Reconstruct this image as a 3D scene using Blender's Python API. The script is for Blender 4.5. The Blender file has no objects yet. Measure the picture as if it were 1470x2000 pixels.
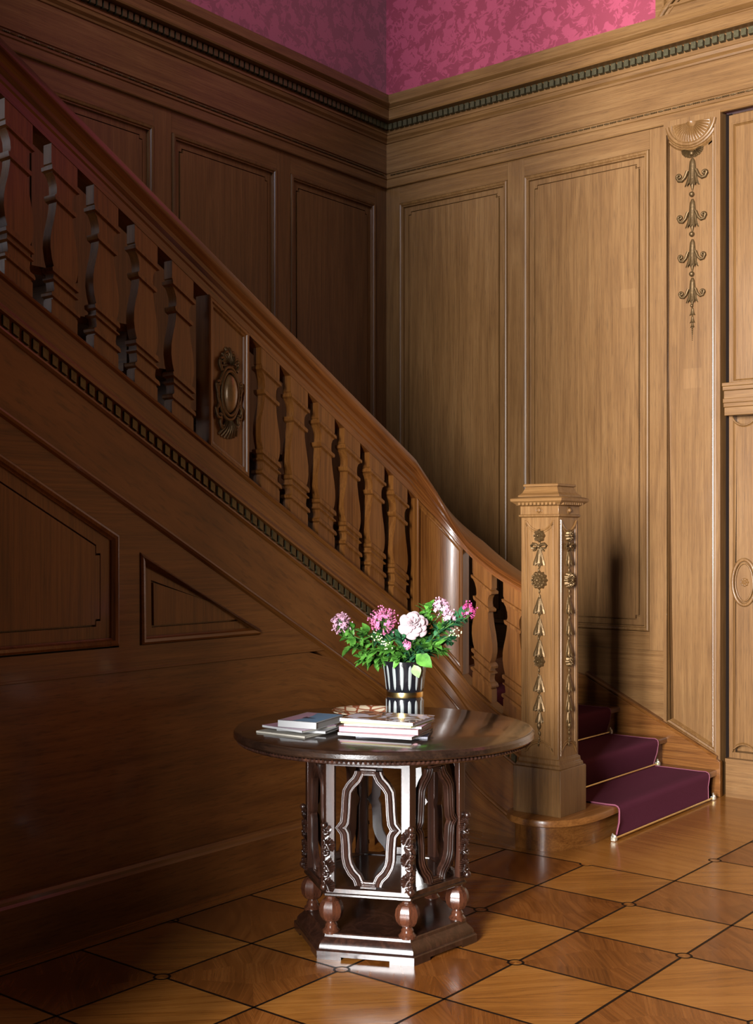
import bpy, math, random
from mathutils import Vector, Matrix
random.seed(7)
S = bpy.context.scene
COL = S.collection
PI = math.pi
def lerp(a, b, t): return a + (b - a) * t
def interp(tab, x):
    if x <= tab[0][0]:
        (a, b), (c, d) = tab[0], tab[1]; return b + (d - b) / (c - a) * (x - a)
    for (a, b), (c, d) in zip(tab, tab[1:]):
        if x <= c: return b + (d - b) * (x - a) / (c - a)
    (a, b), (c, d) = tab[-2], tab[-1]; return b + (d - b) / (c - a) * (x - a)
def smooth(tab, x, k=.07):
    return sum(interp(tab, x + k * q) * w for q, w in ((-1, .15), (-.5, .22), (0, .26), (.5, .22), (1, .15)))

# ------------------------------------------------------------------ materials
def nmat(name):
    m = bpy.data.materials.new(name); m.use_nodes = True
    nt = m.node_tree; nt.nodes.clear()
    out = nt.nodes.new('ShaderNodeOutputMaterial'); b = nt.nodes.new('ShaderNodeBsdfPrincipled')
    nt.links.new(b.outputs[0], out.inputs[0])
    return m, nt, b
def plain(name, col, rough=.5, metal=0, coat=0, spec=.5, bump=0, bscale=60, var=0, sheen=0):
    m, nt, b = nmat(name); L = nt.links.new
    b.inputs['Base Color'].default_value = (*col, 1); b.inputs['Roughness'].default_value = rough
    b.inputs['Metallic'].default_value = metal; b.inputs['Coat Weight'].default_value = coat
    b.inputs['Coat Roughness'].default_value = .15
    b.inputs['Specular IOR Level'].default_value = spec; b.inputs['Sheen Weight'].default_value = sheen; b.inputs['Sheen Roughness'].default_value = .5
    tc = nt.nodes.new('ShaderNodeTexCoord'); n = nt.nodes.new('ShaderNodeTexNoise')
    n.inputs['Scale'].default_value = bscale; n.inputs['Detail'].default_value = 5; L(tc.outputs['Object'], n.inputs['Vector'])
    if var:
        r = nt.nodes.new('ShaderNodeMix'); r.data_type = 'RGBA'
        r.inputs[6].default_value = (*[c * (1 - var) for c in col], 1); r.inputs[7].default_value = (*[min(1, c * (1 + var)) for c in col], 1)
        L(n.outputs[0], r.inputs[0]); L(r.outputs[2], b.inputs['Base Color'])
    if bump:
        bp = nt.nodes.new('ShaderNodeBump'); bp.inputs['Strength'].default_value = bump; bp.inputs['Distance'].default_value = .003
        L(n.outputs[0], bp.inputs['Height']); L(bp.outputs[0], b.inputs['Normal'])
    return m
def wood(name, dark, mid, light, axis='Z', uv=False, rough=.40, coat=.12, scale=1., bump=.12, rings=15., rvar=.12, coatr=.12, blotch=.28, spec=.35):
    m, nt, b = nmat(name); L = nt.links.new; N = nt.nodes.new
    tc = N('ShaderNodeTexCoord'); src = tc.outputs['UV' if uv else 'Object']
    def mapped(across, along, loc=(0, 0, 0)):
        mp = N('ShaderNodeMapping'); s = [across] * 3
        s[{'X': 0, 'Y': 1, 'Z': 2}[axis]] = along
        mp.inputs['Scale'].default_value = [q * scale for q in s]; mp.inputs['Location'].default_value = loc
        L(src, mp.inputs['Vector']); return mp.outputs[0]
    def noise(vec, sc, det=4, ro=.55, dist=0):
        n = N('ShaderNodeTexNoise'); n.inputs['Scale'].default_value = sc; n.inputs['Detail'].default_value = det
        n.inputs['Roughness'].default_value = ro; n.inputs['Distortion'].default_value = dist
        L(vec, n.inputs['Vector']); return n.outputs[0]
    def math_(op, a, bb=None):
        n = N('ShaderNodeMath'); n.operation = op
        for i, q in enumerate((a, bb)):
            if q is None: continue
            if isinstance(q, (int, float)): n.inputs[i].default_value = q
            else: L(q, n.inputs[i])
        return n.outputs[0]
    big = noise(mapped(4.5, .30), 1.3, 3, .45, .15)
    ring = math_('PINGPONG', math_('MULTIPLY', big, rings), 1.0)
    fib = noise(mapped(75, 1.3), 1.5, 5, .65)
    pore = noise(mapped(210, 6), 1.6, 2, .6)
    blot = noise(mapped(1.6, 1.0, (3.1, 1.7, 5.2)), 1.0, 3, .5)
    t = math_('ADD', math_('MULTIPLY', ring, .17), math_('MULTIPLY', fib, .74))
    t = math_('ADD', t, math_('MULTIPLY', math_('SUBTRACT', blot, .5), blotch))
    cr = N('ShaderNodeValToRGB'); e = cr.color_ramp.elements
    e[0].position = .18; e[0].color = (*dark, 1); e[1].position = .72; e[1].color = (*light, 1)
    q = e.new(.45); q.color = (*mid, 1)
    L(t, cr.inputs[0])
    pr_ = N('ShaderNodeMapRange'); pr_.inputs[1].default_value = .30; pr_.inputs[2].default_value = .47
    pr_.inputs[3].default_value = .55; pr_.inputs[4].default_value = 1.0
    L(pore, pr_.inputs[0])
    mx = N('ShaderNodeMix'); mx.data_type = 'RGBA'; mx.blend_type = 'MULTIPLY'; mx.inputs[0].default_value = .8
    L(cr.outputs[0], mx.inputs[6]); L(pr_.outputs[0], mx.inputs[7]); L(mx.outputs[2], b.inputs['Base Color'])
    rr = math_('ADD', math_('MULTIPLY', blot, rvar), rough - rvar / 2); L(rr, b.inputs['Roughness'])
    b.inputs['Coat Weight'].default_value = coat; b.inputs['Coat Roughness'].default_value = coatr; b.inputs['Specular IOR Level'].default_value = spec
    bp = N('ShaderNodeBump'); bp.inputs['Strength'].default_value = bump; bp.inputs['Distance'].default_value = .002
    L(math_('ADD', pore, math_('MULTIPLY', fib, .7)), bp.inputs['Height']); L(bp.outputs[0], b.inputs['Normal'])
    return m
OAK = ((.092, .040, .0108), (.143, .0675, .0208), (.192, .099, .0345))
SOAK = ((.062, .0180, .0034), (.142, .050, .0098), (.205, .082, .019))  # same oak as the newel; dim-light red and darkness put into the colour
oakZ = wood('oak_vertical_grain', *OAK, 'Z'); oakX = wood('oak_grain_x', *OAK, 'X'); oakY = wood('oak_grain_y', *OAK, 'Y')
stZ = wood('stair_oak_dim_vertical', *SOAK, 'Z', rough=.34, coat=.22); stX = wood('stair_oak_dim_grain_x', *SOAK, 'X', rough=.34, coat=.22)
stY = wood('stair_oak_dim_grain_y', *SOAK, 'Y', rough=.34, coat=.22)
WL = ((.070, .027, .0075), (.118, .048, .0135), (.17, .078, .025))  # left wall is the same oak; shade and bounce tint put into the colour
wlZ = wood('wall_oak_shaded_vertical', *WL, 'Z'); wlY = wood('wall_oak_shaded_grain_y', *WL, 'Y')
railU = wood('handrail_oak', (.035, .009, .002), (.115, .034, .0065), (.19, .068, .016), 'X', uv=True, rough=.30, coat=.35)
TW = ((.006, .0025, .0016), (.020, .0075, .0045), (.050, .018, .010))
tabZ = wood('walnut_dark_vertical', *TW, 'Z', rough=.32, coat=.6, coatr=.16)
ballm = wood('turned_ball_walnut', (.02, .006, .003), (.055, .018, .009), (.11, .034, .015), 'Z', rough=.26, coat=.4, coatr=.12)
tabX = wood('walnut_dark_top', (.006, .003, .002), (.013, .0065, .004), (.028, .013, .007), 'X', rough=.22, coat=.8, coatr=.10, bump=.25)
flo = wood('parquet_oak', (.125, .038, .006), (.25, .091, .0155), (.33, .135, .028), 'X', uv=True, rough=.26, coat=.35, coatr=.14, blotch=.4, rings=12)
flo2 = wood('parquet_oak_red', (.075, .021, .0035), (.16, .048, .0080), (.23, .078, .016), 'X', uv=True, rough=.26, coat=.35, coatr=.14, blotch=.4, rings=12)
bronze = plain('aged_bronze', (.105, .060, .022), .46, .65, bump=.3, bscale=90, var=.5)
bronze_g = plain('bronze_green', (.085, .070, .034), .45, .7, bump=.3, bscale=90, var=.5)
gilt = plain('carved_gilt_oak', (.17, .095, .035), .32, .35, coat=.3, bump=.2, bscale=80, var=.35)
brass = plain('polished_brass', (.75, .55, .22), .22, 1)
inlay = plain('ebony_inlay', (.006, .003, .002), .45, spec=.15)
blackm = plain('shadow_gap', (.008, .005, .004), .95, spec=.05)  # black stands in for the shade inside the narrow recess

def wallpaper_mat(name, ax):
    m, nt, b = nmat(name); L = nt.links.new; N = nt.nodes.new
    tc = N('ShaderNodeTexCoord'); sep = N('ShaderNodeSeparateXYZ'); L(tc.outputs['Object'], sep.inputs[0])
    cmb = N('ShaderNodeCombineXYZ'); L(sep.outputs[ax], cmb.inputs[0]); L(sep.outputs[2], cmb.inputs[1])
    w = N('ShaderNodeTexNoise'); w.inputs['Scale'].default_value = 7; w.inputs['Detail'].default_value = 2; L(cmb.outputs[0], w.inputs['Vector'])
    mixv = N('ShaderNodeMix'); mixv.data_type = 'VECTOR'; mixv.inputs[0].default_value = .16
    L(cmb.outputs[0], mixv.inputs[4]); L(w.outputs[1], mixv.inputs[5])
    v = N('ShaderNodeTexVoronoi'); v.feature = 'SMOOTH_F1'; v.inputs['Scale'].default_value = 13; v.inputs['Smoothness'].default_value = .35
    L(mixv.outputs[1], v.inputs['Vector'])
    n = N('ShaderNodeTexNoise'); n.inputs['Scale'].default_value = 17; n.inputs['Detail'].default_value = 2.5; n.inputs['Distortion'].default_value = 2.2
    L(mixv.outputs[1], n.inputs['Vector'])
    a = N('ShaderNodeMath'); a.operation = 'MULTIPLY'; a.inputs[1].default_value = .55; L(v.outputs[0], a.inputs[0])
    s = N('ShaderNodeMath'); s.operation = 'ADD'; L(a.outputs[0], s.inputs[0]); L(n.outputs[0], s.inputs[1])
    mr = N('ShaderNodeMapRange'); mr.inputs[1].default_value = .76; mr.inputs[2].default_value = .81; L(s.outputs[0], mr.inputs[0])
    mx = N('ShaderNodeMix'); mx.data_type = 'RGBA'; mx.inputs[6].default_value = (.29, .034, .068, 1); mx.inputs[7].default_value = (.195, .016, .036, 1)
    L(mr.outputs[0], mx.inputs[0]); L(mx.outputs[2], b.inputs['Base Color'])
    b.inputs['Roughness'].default_value = .55; b.inputs['Sheen Weight'].default_value = .3
    return m
wpX = wallpaper_mat('damask_right', 0); wpY = wallpaper_mat('damask_left', 1)

# ------------------------------------------------------------------ mesh helpers
class MB:
    def __init__(s): s.v = []; s.f = []; s.uv = []; s.mi = []; s.cur = 0
    def add(s, verts, faces, uvs=None):
        o = len(s.v); s.v += [tuple(q) for q in verts]
        for i, f in enumerate(faces):
            s.f.append([o + k for k in f]); s.mi.append(s.cur)
            s.uv.append(uvs[i] if uvs else None)
    def box(s, a, b, bev=0):
        x0, y0, z0 = a; x1, y1, z1 = b
        x0, x1 = min(x0, x1), max(x0, x1); y0, y1 = min(y0, y1), max(y0, y1); z0, z1 = min(z0, z1), max(z0, z1)
        if bev <= 0:
            s.add([(x0, y0, z0), (x1, y0, z0), (x1, y1, z0), (x0, y1, z0), (x0, y0, z1), (x1, y0, z1), (x1, y1, z1), (x0, y1, z1)],
                  [(0, 3, 2, 1), (4, 5, 6, 7), (0, 1, 5, 4), (1, 2, 6, 5), (2, 3, 7, 6), (3, 0, 4, 7)])
        else:
            s.prism([(x0, y0), (x1, y0), (x1, y1), (x0, y1)], [(bev, z0), (0, z0 + bev), (0, z1 - bev), (bev, z1)])
    def loft(s, rings, closed=True, cap=True, uvf=None):
        """rings: list of equal-length point lists"""
        n = len(rings[0]); V = [p for r in rings for p in r]; F = []; U = []
        for i in range(len(rings) - 1):
            for k in range(n if closed else n - 1):
                k2 = (k + 1) % n
                F.append((i * n + k, i * n + k2, (i + 1) * n + k2, (i + 1) * n + k))
                if uvf: U.append([uvf(i, k), uvf(i, k + 1), uvf(i + 1, k + 1), uvf(i + 1, k)])
        if cap and closed:
            F.append(tuple(range(n - 1, -1, -1))); F.append(tuple((len(rings) - 1) * n + k for k in range(n)))
            if uvf: U += [[(0, 0)] * n, [(0, 0)] * n]
        s.add(V, F, U if uvf else None)
    def prism(s, poly, prof):
        """poly (x,y) ccw, prof list of (inset,z): stacked mitred rings, capped"""
        s.loft([[(x, y, z) for x, y in offset(poly, i)] for i, z in prof])
    def tube(s, pts, r, seg=8, flat=None):
        pts = [Vector(p) for p in pts]; n = len(pts); rr = r if isinstance(r, (list, tuple)) else [r] * n
        up = Vector((.13, .27, .95)); rings = []
        for i, p in enumerate(pts):
            t = (pts[min(i + 1, n - 1)] - pts[max(i - 1, 0)])
            if t.length < 1e-9: t = Vector((0, 0, 1))
            t.normalize(); a = t.cross(up)
            if a.length < .1: a = t.cross(Vector((1, 0, 0)))
            a.normalize(); b = t.cross(a)
            rings.append([p + (a * math.cos(k / seg * 2 * PI) + b * math.sin(k / seg * 2 * PI)) * rr[i] for k in range(seg)])
        s.loft(rings)
    def lathe(s, prof, c=(0, 0, 0), seg=32, sx=1, sy=1, cap=True, mod=None):
        rings = []
        for r, z in prof:
            rings.append([(c[0] + sx * r * (mod(k / seg * 2 * PI, z) if mod else 1) * math.cos(k / seg * 2 * PI),
                           c[1] + sy * r * (mod(k / seg * 2 * PI, z) if mod else 1) * math.sin(k / seg * 2 * PI), c[2] + z) for k in range(seg)])
        s.loft(rings, cap=cap)
    def ball(s, c, r, seg=10, sc=(1, 1, 1)):
        c = Vector(c); rings = []
        for i in range(seg // 2 + 1):
            a = -PI / 2 + PI * i / (seg // 2); q = max(math.cos(a), .02)
            rings.append([(c[0] + sc[0] * r * q * math.cos(k / seg * 2 * PI), c[1] + sc[1] * r * q * math.sin(k / seg * 2 * PI), c[2] + sc[2] * r * math.sin(a)) for k in range(seg)])
        s.loft(rings)
    def grid(s, fn, nu, nv):
        V = [fn(i / nu, j / nv) for i in range(nu + 1) for j in range(nv + 1)]
        F = [(i * (nv + 1) + j, (i + 1) * (nv + 1) + j, (i + 1) * (nv + 1) + j + 1, i * (nv + 1) + j + 1) for i in range(nu) for j in range(nv)]
        s.add(V, F)
    def relief(s, poly, rings, P, fill=True):
        n = len(poly); R = [[P(u, v, h) for u, v in offset(poly, i)] for i, h in rings]
        s.loft(R, cap=False)
        if fill: s.add(R[-1], [tuple(range(n))])
def offset(poly, d):
    if abs(d) < 1e-9: return list(poly)
    n = len(poly); out = []
    A = sum(poly[i][0] * poly[(i + 1) % n][1] - poly[(i + 1) % n][0] * poly[i][1] for i in range(n))
    sg = 1 if A > 0 else -1
    for i in range(n):
        p0, p1, p2 = poly[i - 1], poly[i], poly[(i + 1) % n]
        e1 = Vector((p1[0] - p0[0], p1[1] - p0[1])).normalized(); e2 = Vector((p2[0] - p1[0], p2[1] - p1[1])).normalized()
        n1 = Vector((-e1.y, e1.x)) * sg; n2 = Vector((-e2.y, e2.x)) * sg
        m = n1 + n2; k = m.dot(n1)
        m = m / k if abs(k) > .15 else n1
        out.append((p1[0] + m.x * d, p1[1] + m.y * d))
    return out
ROOT = {}
def obj(name, mb, mat, parent=None, sharp=35, label=None, bevel=0):
    base = Vector((0, 0, 0)); r = parent
    while r is not None:
        base += r.location; r = r.parent
    me = bpy.data.meshes.new(name)
    me.from_pydata([tuple(Vector(v) - base) for v in mb.v], [], mb.f)
    mats = mat if isinstance(mat, (list, tuple)) else [mat]
    for q in mats: me.materials.append(q)
    if any(u for u in mb.uv):
        ul = me.uv_layers.new(name='UVMap')
        for p, u in zip(me.polygons, mb.uv):
            if u:
                for li, c in zip(p.loop_indices, u): ul.data[li].uv = c
    for p, k in zip(me.polygons, mb.mi): p.material_index = min(k, len(mats) - 1)
    for p in me.polygons: p.use_smooth = True
    import bmesh
    bm = bmesh.new(); bm.from_mesh(me); bmesh.ops.recalc_face_normals(bm, faces=bm.faces); bm.to_mesh(me); bm.free()
    me.set_sharp_from_angle(angle=math.radians(sharp))
    o = bpy.data.objects.new(name, me); COL.objects.link(o)
    if parent is not None: o.parent = parent
    if label: o['label'] = label
    if bevel:
        md = o.modifiers.new('bevel', 'BEVEL'); md.width = bevel; md.segments = 2; md.limit_method = 'ANGLE'; md.angle_limit = math.radians(40)
    return o
def thing(name, loc, label, cat, group=None):
    o = bpy.data.objects.new(name, None); o.empty_display_size = .1; o.location = loc; COL.objects.link(o)
    o['label'] = label; o['category'] = cat
    if group: o['group'] = group
    return o
def struct(o, label=None):
    o['kind'] = 'structure'
    if label: o['label'] = label
    return o
PR = lambda u, v, h: (u, -h, v)          # right wall, plane y=0
PL = lambda u, v, h: (h, u, v)           # left wall, plane x=0
def arcpts(cx, cz, r, a0, a1, n): return [(cx + r * math.cos(math.radians(lerp(a0, a1, i / n))), cz + r * math.sin(math.radians(lerp(a0, a1, i / n)))) for i in range(n + 1)]
BOL = [(-.003, -.030), (.003, -.030), (.003, .004), (.005, .010), (.012, .014), (.022, .010), (.028, 0.002), (.034, .002), (.037, -.012), (.037, -.030)]
def notched(u0, v0, u1, v1, n=.022):
    return [(u0 + n, v0), (u1 - n, v0), (u1 - n, v0 + n), (u1, v0 + n), (u1, v1 - n), (u1 - n, v1 - n), (u1 - n, v1), (u0 + n, v1), (u0 + n, v1 - n), (u0, v1 - n), (u0, v0 + n), (u0 + n, v0 + n)]
def panel(P, u0, v0, u1, v1, parent, mat, inset=.072):
    poly = [(u0, v0), (u1, v0), (u1, v1), (u0, v1)]
    mb = MB(); mb.relief(poly, BOL, P, fill=False); obj('panel_moulding', mb, mat, parent, 30)
    mb = MB(); O = offset(poly, .038); Nn = notched(u0 + inset, v0 + inset, u1 - inset, v1 - inset)
    V = [P(u, v, -.0155) for u, v in O + Nn]
    F = [(0, 1, 5, 4), (1, 7, 6, 5), (1, 2, 8, 7), (2, 10, 9, 8), (2, 3, 11, 10), (3, 13, 12, 11), (3, 0, 14, 13), (0, 4, 15, 14)]
    mb.add(V, F)
    mb.relief(notched(u0 + inset, v0 + inset, u1 - inset, v1 - inset), [(0, -.0155), (.001, -.030), (.0075, -.030), (.0085, -.010)], P)
    obj('panel_field', mb, mat, parent, 20)
def rect(P, mb, u0, v0, u1, v1, h0=-.03, h1=0):
    a = P(u0, v0, h0); b = P(u1, v1, h1); mb.box(a, b)
def bell(mb, P, u, v, w, hgt, dep=None, lobes=5, shape=None):
    dep = dep or w * .45
    def fn(a, t):
        th = lerp(-PI * .55, PI * .55, a)
        r = .5 * w * interp(shape or [(0, .16), (.12, .42), (.45, .52), (.75, .68), (1, 1.0)], t)
        r *= 1 + .19 * math.cos(th * lobes * 1.5) * t
        tip = .12 * hgt * (1 - abs(math.cos(th * lobes * .75))) * (t ** 3)
        return P(u + r * math.sin(th), v - hgt * t + tip, max(-.002, r / (.5 * w) * dep * math.cos(th)))
    mb.grid(fn, 22, 9)
    def fn2(a, t):
        th = lerp(-PI / 2, PI / 2, a); r = .2 * w * (1 - t ** 2)
        return P(u + r * math.sin(th), v - hgt * (.7 + .5 * t), r / (.5 * w) * dep * 1.6 * math.cos(th) + .001)
    mb.grid(fn2, 8, 5)
def spiral(mb, P, pts, r0, r1, turn, n=14, rad=.02, h=.012, a0=0):
    """tube along pts then curling into a scroll"""
    L = [P(u, v, h) for u, v in pts]; e = pts[-1]
    cx, cz = e[0] - rad * math.cos(a0), e[1] - rad * math.sin(a0)
    for i in range(1, n + 1):
        a = a0 + turn * i / n; q = rad * (1 - .72 * i / n)
        L.append(P(cx + q * math.cos(a), cz + q * math.sin(a), h + .004 * i / n))
    m = len(L); mb.tube(L, [lerp(r0, r1, i / (m - 1)) for i in range(m)], 7)
    mb.ball(L[-1], r1 * 1.5, 8)
def rosette(mb, P, u, v, r, petals=8, dep=.016):
    def fn(a, t):
        th = a * 2 * PI; rr = r * t * (1 + (.08 * math.cos(petals * th)) * t)
        h = dep * interp([(0, .9), (.22, 1.0), (.3, .5), (.42, .8), (.6, .95), (.72, .6), (.85, .75), (1, 0)], t) * (1 + .25 * math.cos(petals * th) * (t > .3))
        return P(u + rr * math.cos(th), v + rr * math.sin(th), h)
    mb.grid(fn, petals * 6, 12)
    mb.ball(P(u, v, dep * .95), r * .2, 10)
def fan(mb, P, u, v, r, a0, a1, ribs, dep=.012, r0=.15):
    def fn(a, t):
        th = math.radians(lerp(a0, a1, a)); q = abs(math.sin(a * ribs * PI))
        rr = r * lerp(r0, 1 - .06 * (1 - q), t)
        return P(u + rr * math.cos(th), v + rr * math.sin(th), (.25 + .75 * q) * dep * math.sin(PI * min(1, .15 + t * .8)) + .001)
    mb.grid(fn, ribs * 6, 6)

# ------------------------------------------------------------------ room shell
ZR = 6.7
mb = MB(); mb.box((-.3, .1, -.2), (9.5, .35, ZR)); wall_r = struct(obj('wall_right', mb, oakZ))
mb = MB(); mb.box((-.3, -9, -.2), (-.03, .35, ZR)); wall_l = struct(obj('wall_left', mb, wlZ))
mb = MB(); mb.box((-.3, -13, ZR), (9.5, .35, ZR + .2)); struct(obj('ceiling', mb, plain('dark_coffered_oak', (.09, .05, .03), .6)))
# unseen pier added out of frame to shade the stair side of the hall
mb = MB(); mb.box((1.70, -7.4, 0), (3.28, -6.4, ZR)); struct(obj('light_blocking_pier', mb, oakZ), 'unseen pier added to block window light from the stair side')

# right wall: stiles, rails
mb = MB()
for a in [(-.02, .6, .125, 4.2), (1.066, .6, 1.2, 4.2), (2.13, .6, 2.24, 4.2)]: rect(PR, mb, *a, -.10, 0)
obj('stile', mb, oakZ, wall_r, bevel=.002)
mb = MB()
for a in [(.125, 4.06, 1.066, 4.2), (1.2, 4.06, 2.13, 4.2), (.125, .6, 1.066, .983), (1.2, .866, 2.13, .983)]: rect(PR, mb, *a, -.10, 0)
obj('rail', mb, oakX, wall_r)
mb = MB(); mb.box((1.0, -.012, 0), (2.235, .1, .858)); mb.box((1.0, -.018, .852), (2.240, .1, .866)); obj('dado', mb, oakX, wall_r)
panel(PR, .125, .983, 1.066, 4.06, wall_r, oakZ); panel(PR, 1.2, .983, 2.13, 4.06, wall_r, oakZ)
# pilaster with sunburst top
mb = MB()
x0, x1 = 2.24, 2.612; ax = 2.424
rect(PR, mb, x0, 0, 2.262, 4.2, -.10, .028); rect(PR, mb, 2.585, 0, x1, 4.2, -.10, .028); rect(PR, mb, 2.262, 4.165, 2.585, 4.2, -.10, .028)
mb.add([PR(*q) for q in [(2.262, 0, .028), (2.585, 0, .028), (2.585, .26, .028), (2.262, .42, .028)]], [(0, 1, 2, 3)])
top = [(2.262, 4.165)] + arcpts(ax, 4.19, .178, 205, 335, 18) + [(2.585, 4.165)]
mb.add([PR(u, v, .028) for u, v in top], [tuple(range(len(top)))])
obj('pilaster', mb, oakZ, wall_r)
arch = [(2.268, .43), (2.580, .27)] + arcpts(ax, 4.19, .172, 335, 205, 18)
mb = MB(); mb.relief(arch, [(-.008, .02), (-.006, .030), (.002, .034), (.010, .030), (.014, .020), (.02, .022), (.026, .012), (.03, .006), (.04, .006)], PR)
obj('pilaster_panel', mb, oakZ, wall_r, 25)
mb = MB()
mb.tube([PR(u, v, .034) for u, v in arcpts(ax, 4.185, .158, 190, 350, 26)], .012, 8)
mb.tube([PR(u, v, .034) for u, v in arcpts(ax, 4.165, .128, 180, 360, 26)], .004, 6)
fan(mb, lambda u, v, h: PR(u, v, h + .026), ax, 4.165, .122, 180, 360, 19, .014, .28)
mb.grid(lambda a, t: PR(ax + .032 * t * math.cos(PI + a * PI), 4.165 + .032 * t * math.sin(PI + a * PI), .03 + .02 * math.cos(t * PI / 2)), 14, 6)
obj('sunburst_lunette', mb, oakZ, wall_r, 50)
pat = wood('oak_patch', (.105, .048, .013), (.165, .080, .026), (.205, .108, .039), 'Z', rough=.42, coat=.1)
for u, v, w_, h_, d in ((1.975, 3.13, .052, .060, -.0095), (2.424, 2.575, .060, .062, .0062)):
    mb = MB(); mb.box((u - w_, -d - .0004, v - h_), (u + w_, -d + .003, v + h_)); obj('repair_patch', mb, pat, wall_r)
# second, set-back pilaster at the frame's right edge
B = lambda u, v, h: PR(u, v, h - .03)
mb = MB(); mb.cur = 0
rect(B, mb, 2.645, 0, 2.668, 4.17, -.07, 0); rect(B, mb, 2.812, 0, 3.6, 4.17, -.07, 0)
rect(B, mb, 2.668, 4.12, 2.812, 4.17, -.07, 0); rect(B, mb, 2.668, 0, 2.812, .27, -.07, 0)
obj('slim_pilaster', mb, oakZ, wall_r)
mb = MB(); mb.box((2.61, .06, 0), (2.65, .1, 4.19)); obj('shadow_gap', mb, blackm, wall_r)
mb = MB()
up = [(2.664, 2.53), (2.9, 2.53), (2.9, 4.12), (2.664, 4.12)]
mb.relief(up, [(-.002, 0), (.002, .008), (.010, .008), (.014, 0), (.022, -.008)], B)
ac = 2.740
low = [(2.668, .27)] + arcpts(ac, .245, .075, 145, 35, 10) + [(2.812, .27), (2.812, 2.318)] + arcpts(ac, 2.345, .075, -35, -145, 10) + [(2.668, 2.318)]
mb.relief(low, [(-.003, 0), (0, .006), (.005, .006), (.009, -.004), (.014, -.008)], B)
obj('slim_pilaster_panel', mb, oakZ, wall_r, 25)
mb = MB()
for dz, dp in (((.00, .05), .022), ((.05, .075), .035), ((.075, .10), .045), ((.10, .15), .03), ((.15, .175), .05), ((.175, .195), .06)):
    mb.box((2.635, -dp, 2.327 + dz[0]), (3.6, .06, 2.327 + dz[1] + .001))
obj('mid_ledge', mb, oakX, wall_r, bevel=.003)
mb = MB()
for (ru, rv, rr) in ((.072, .138, .011), (.054, .115, .005)):
    mb.tube([B(ac + ru * math.cos(a * PI / 20), 1.31 + rv * math.sin(a * PI / 20), .002) for a in range(41)], rr, 8)
rosette(mb, lambda u, v, h: B(u, v, h * .6 - .008), ac, 1.31, .026, 8)
obj('oval_medallion', mb, oakZ, wall_r, 50)
mb = MB(); mb.box((2.64, -.012, 0), (3.6, .05, .23)); mb.box((2.64, -.02, .215), (3.6, .05, .235)); struct(obj('baseboard_right', mb, oakX))

# left wall panelling
mb = MB()
ys = [(-4.35, -3.36), (-3.21, -2.27), (-2.125, -1.193), (-1.056, -.135)]
edges = [-9] + [q for a in ys for q in a] + [.1]
for i in range(0, len(edges), 2): rect(PL, mb, edges[i], .1, edges[i + 1], 4.2, -.03, 0)
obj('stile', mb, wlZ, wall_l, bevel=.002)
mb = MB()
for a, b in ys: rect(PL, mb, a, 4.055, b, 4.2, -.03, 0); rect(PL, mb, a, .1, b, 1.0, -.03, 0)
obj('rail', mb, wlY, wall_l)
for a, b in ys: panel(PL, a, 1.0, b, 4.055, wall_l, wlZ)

# entablature that runs round both walls: profile (z, projection)
prof = [(4.186, 0), (4.186, .020), (4.192, .024), (4.245, .024), (4.25, .032), (4.262, .032), (4.266, .014), (4.292, .014), (4.295, .022), (4.303, .022), (4.306, .012),
        (4.515, .012), (4.518, .02), (4.53, .024), (4.545, .040), (4.565, .046), (4.568, .052), (4.582, .052), (4.583, .040), (4.652, .040), (4.652, .105), (4.662, .112), (4.722, .112), (4.726, .118),
        (4.733, .118), (4.74, .135), (4.752, .148), (4.760, .148), (4.762, .125), (4.768, .105), (4.79, .100), (4.842, .100), (4.844, 0)]
def entab(which, zlo, zhi, name, par, mat):
    mb = MB(); pts = [(z, p) for z, p in prof if zlo <= z <= zhi]
    if which == 'R': rings = [[(p, -p, z) for z, p in pts], [(9.2, -p, z) for z, p in pts]]
    else: rings = [[(p, -p, z) for z, p in pts], [(p, -9, z) for z, p in pts]]
    mb.loft(rings, closed=False); obj(name, mb, mat, par, 25)
for w, par, mat in (('R', wall_r, oakX), ('L', wall_l, wlY)):
    entab(w, 4.0, 4.306, 'architrave', par, mat); entab(w, 4.303, 4.516, 'frieze', par, mat); entab(w, 4.515, 5, 'cornice', par, mat)
    mb = MB(); q = .075
    L = 3.6 if w == 'R' else 4.6
    while q < L:
        h = .040
        if w == 'R': mb.box((q, -.072, 4.598), (q + .032, -.03, 4.642), .002)
        else: mb.box((.03, -q - .032, 4.598), (.072, -q, 4.642), .002)
        q += .0455
    obj('dentil_course', mb, bronze_g, par)
    mb = MB(); q = .06
    while q < L:
        for k in range(4):
            c = (q + .012 * k, -.020, 4.279) if w == 'R' else (.020, -q - .012 * k, 4.279)
            mb.ball(c, .0062, 6)
        a, b = q + .048, q + .085
        pts = [(a, -.02, 4.279), ((a + b) / 2, -.02, 4.279), (b, -.02, 4.279)] if w == 'R' else [(.02, -a, 4.279), (.02, -(a + b) / 2, 4.279), (.02, -b, 4.279)]
        mb.tube(pts, [.0035, .0055, .0035], 6)
        q += .095
    obj('bead_and_reel', mb, bronze, par)
mb = MB(); mb.box((0, .0, 4.2), (9.4, .098, ZR)); obj('wallpaper', mb, wpX, wall_r)
mb = MB(); mb.box((-.03, -9, 4.2), (0, .1, ZR)); obj('wallpaper', mb, wpY, wall_l)
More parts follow.
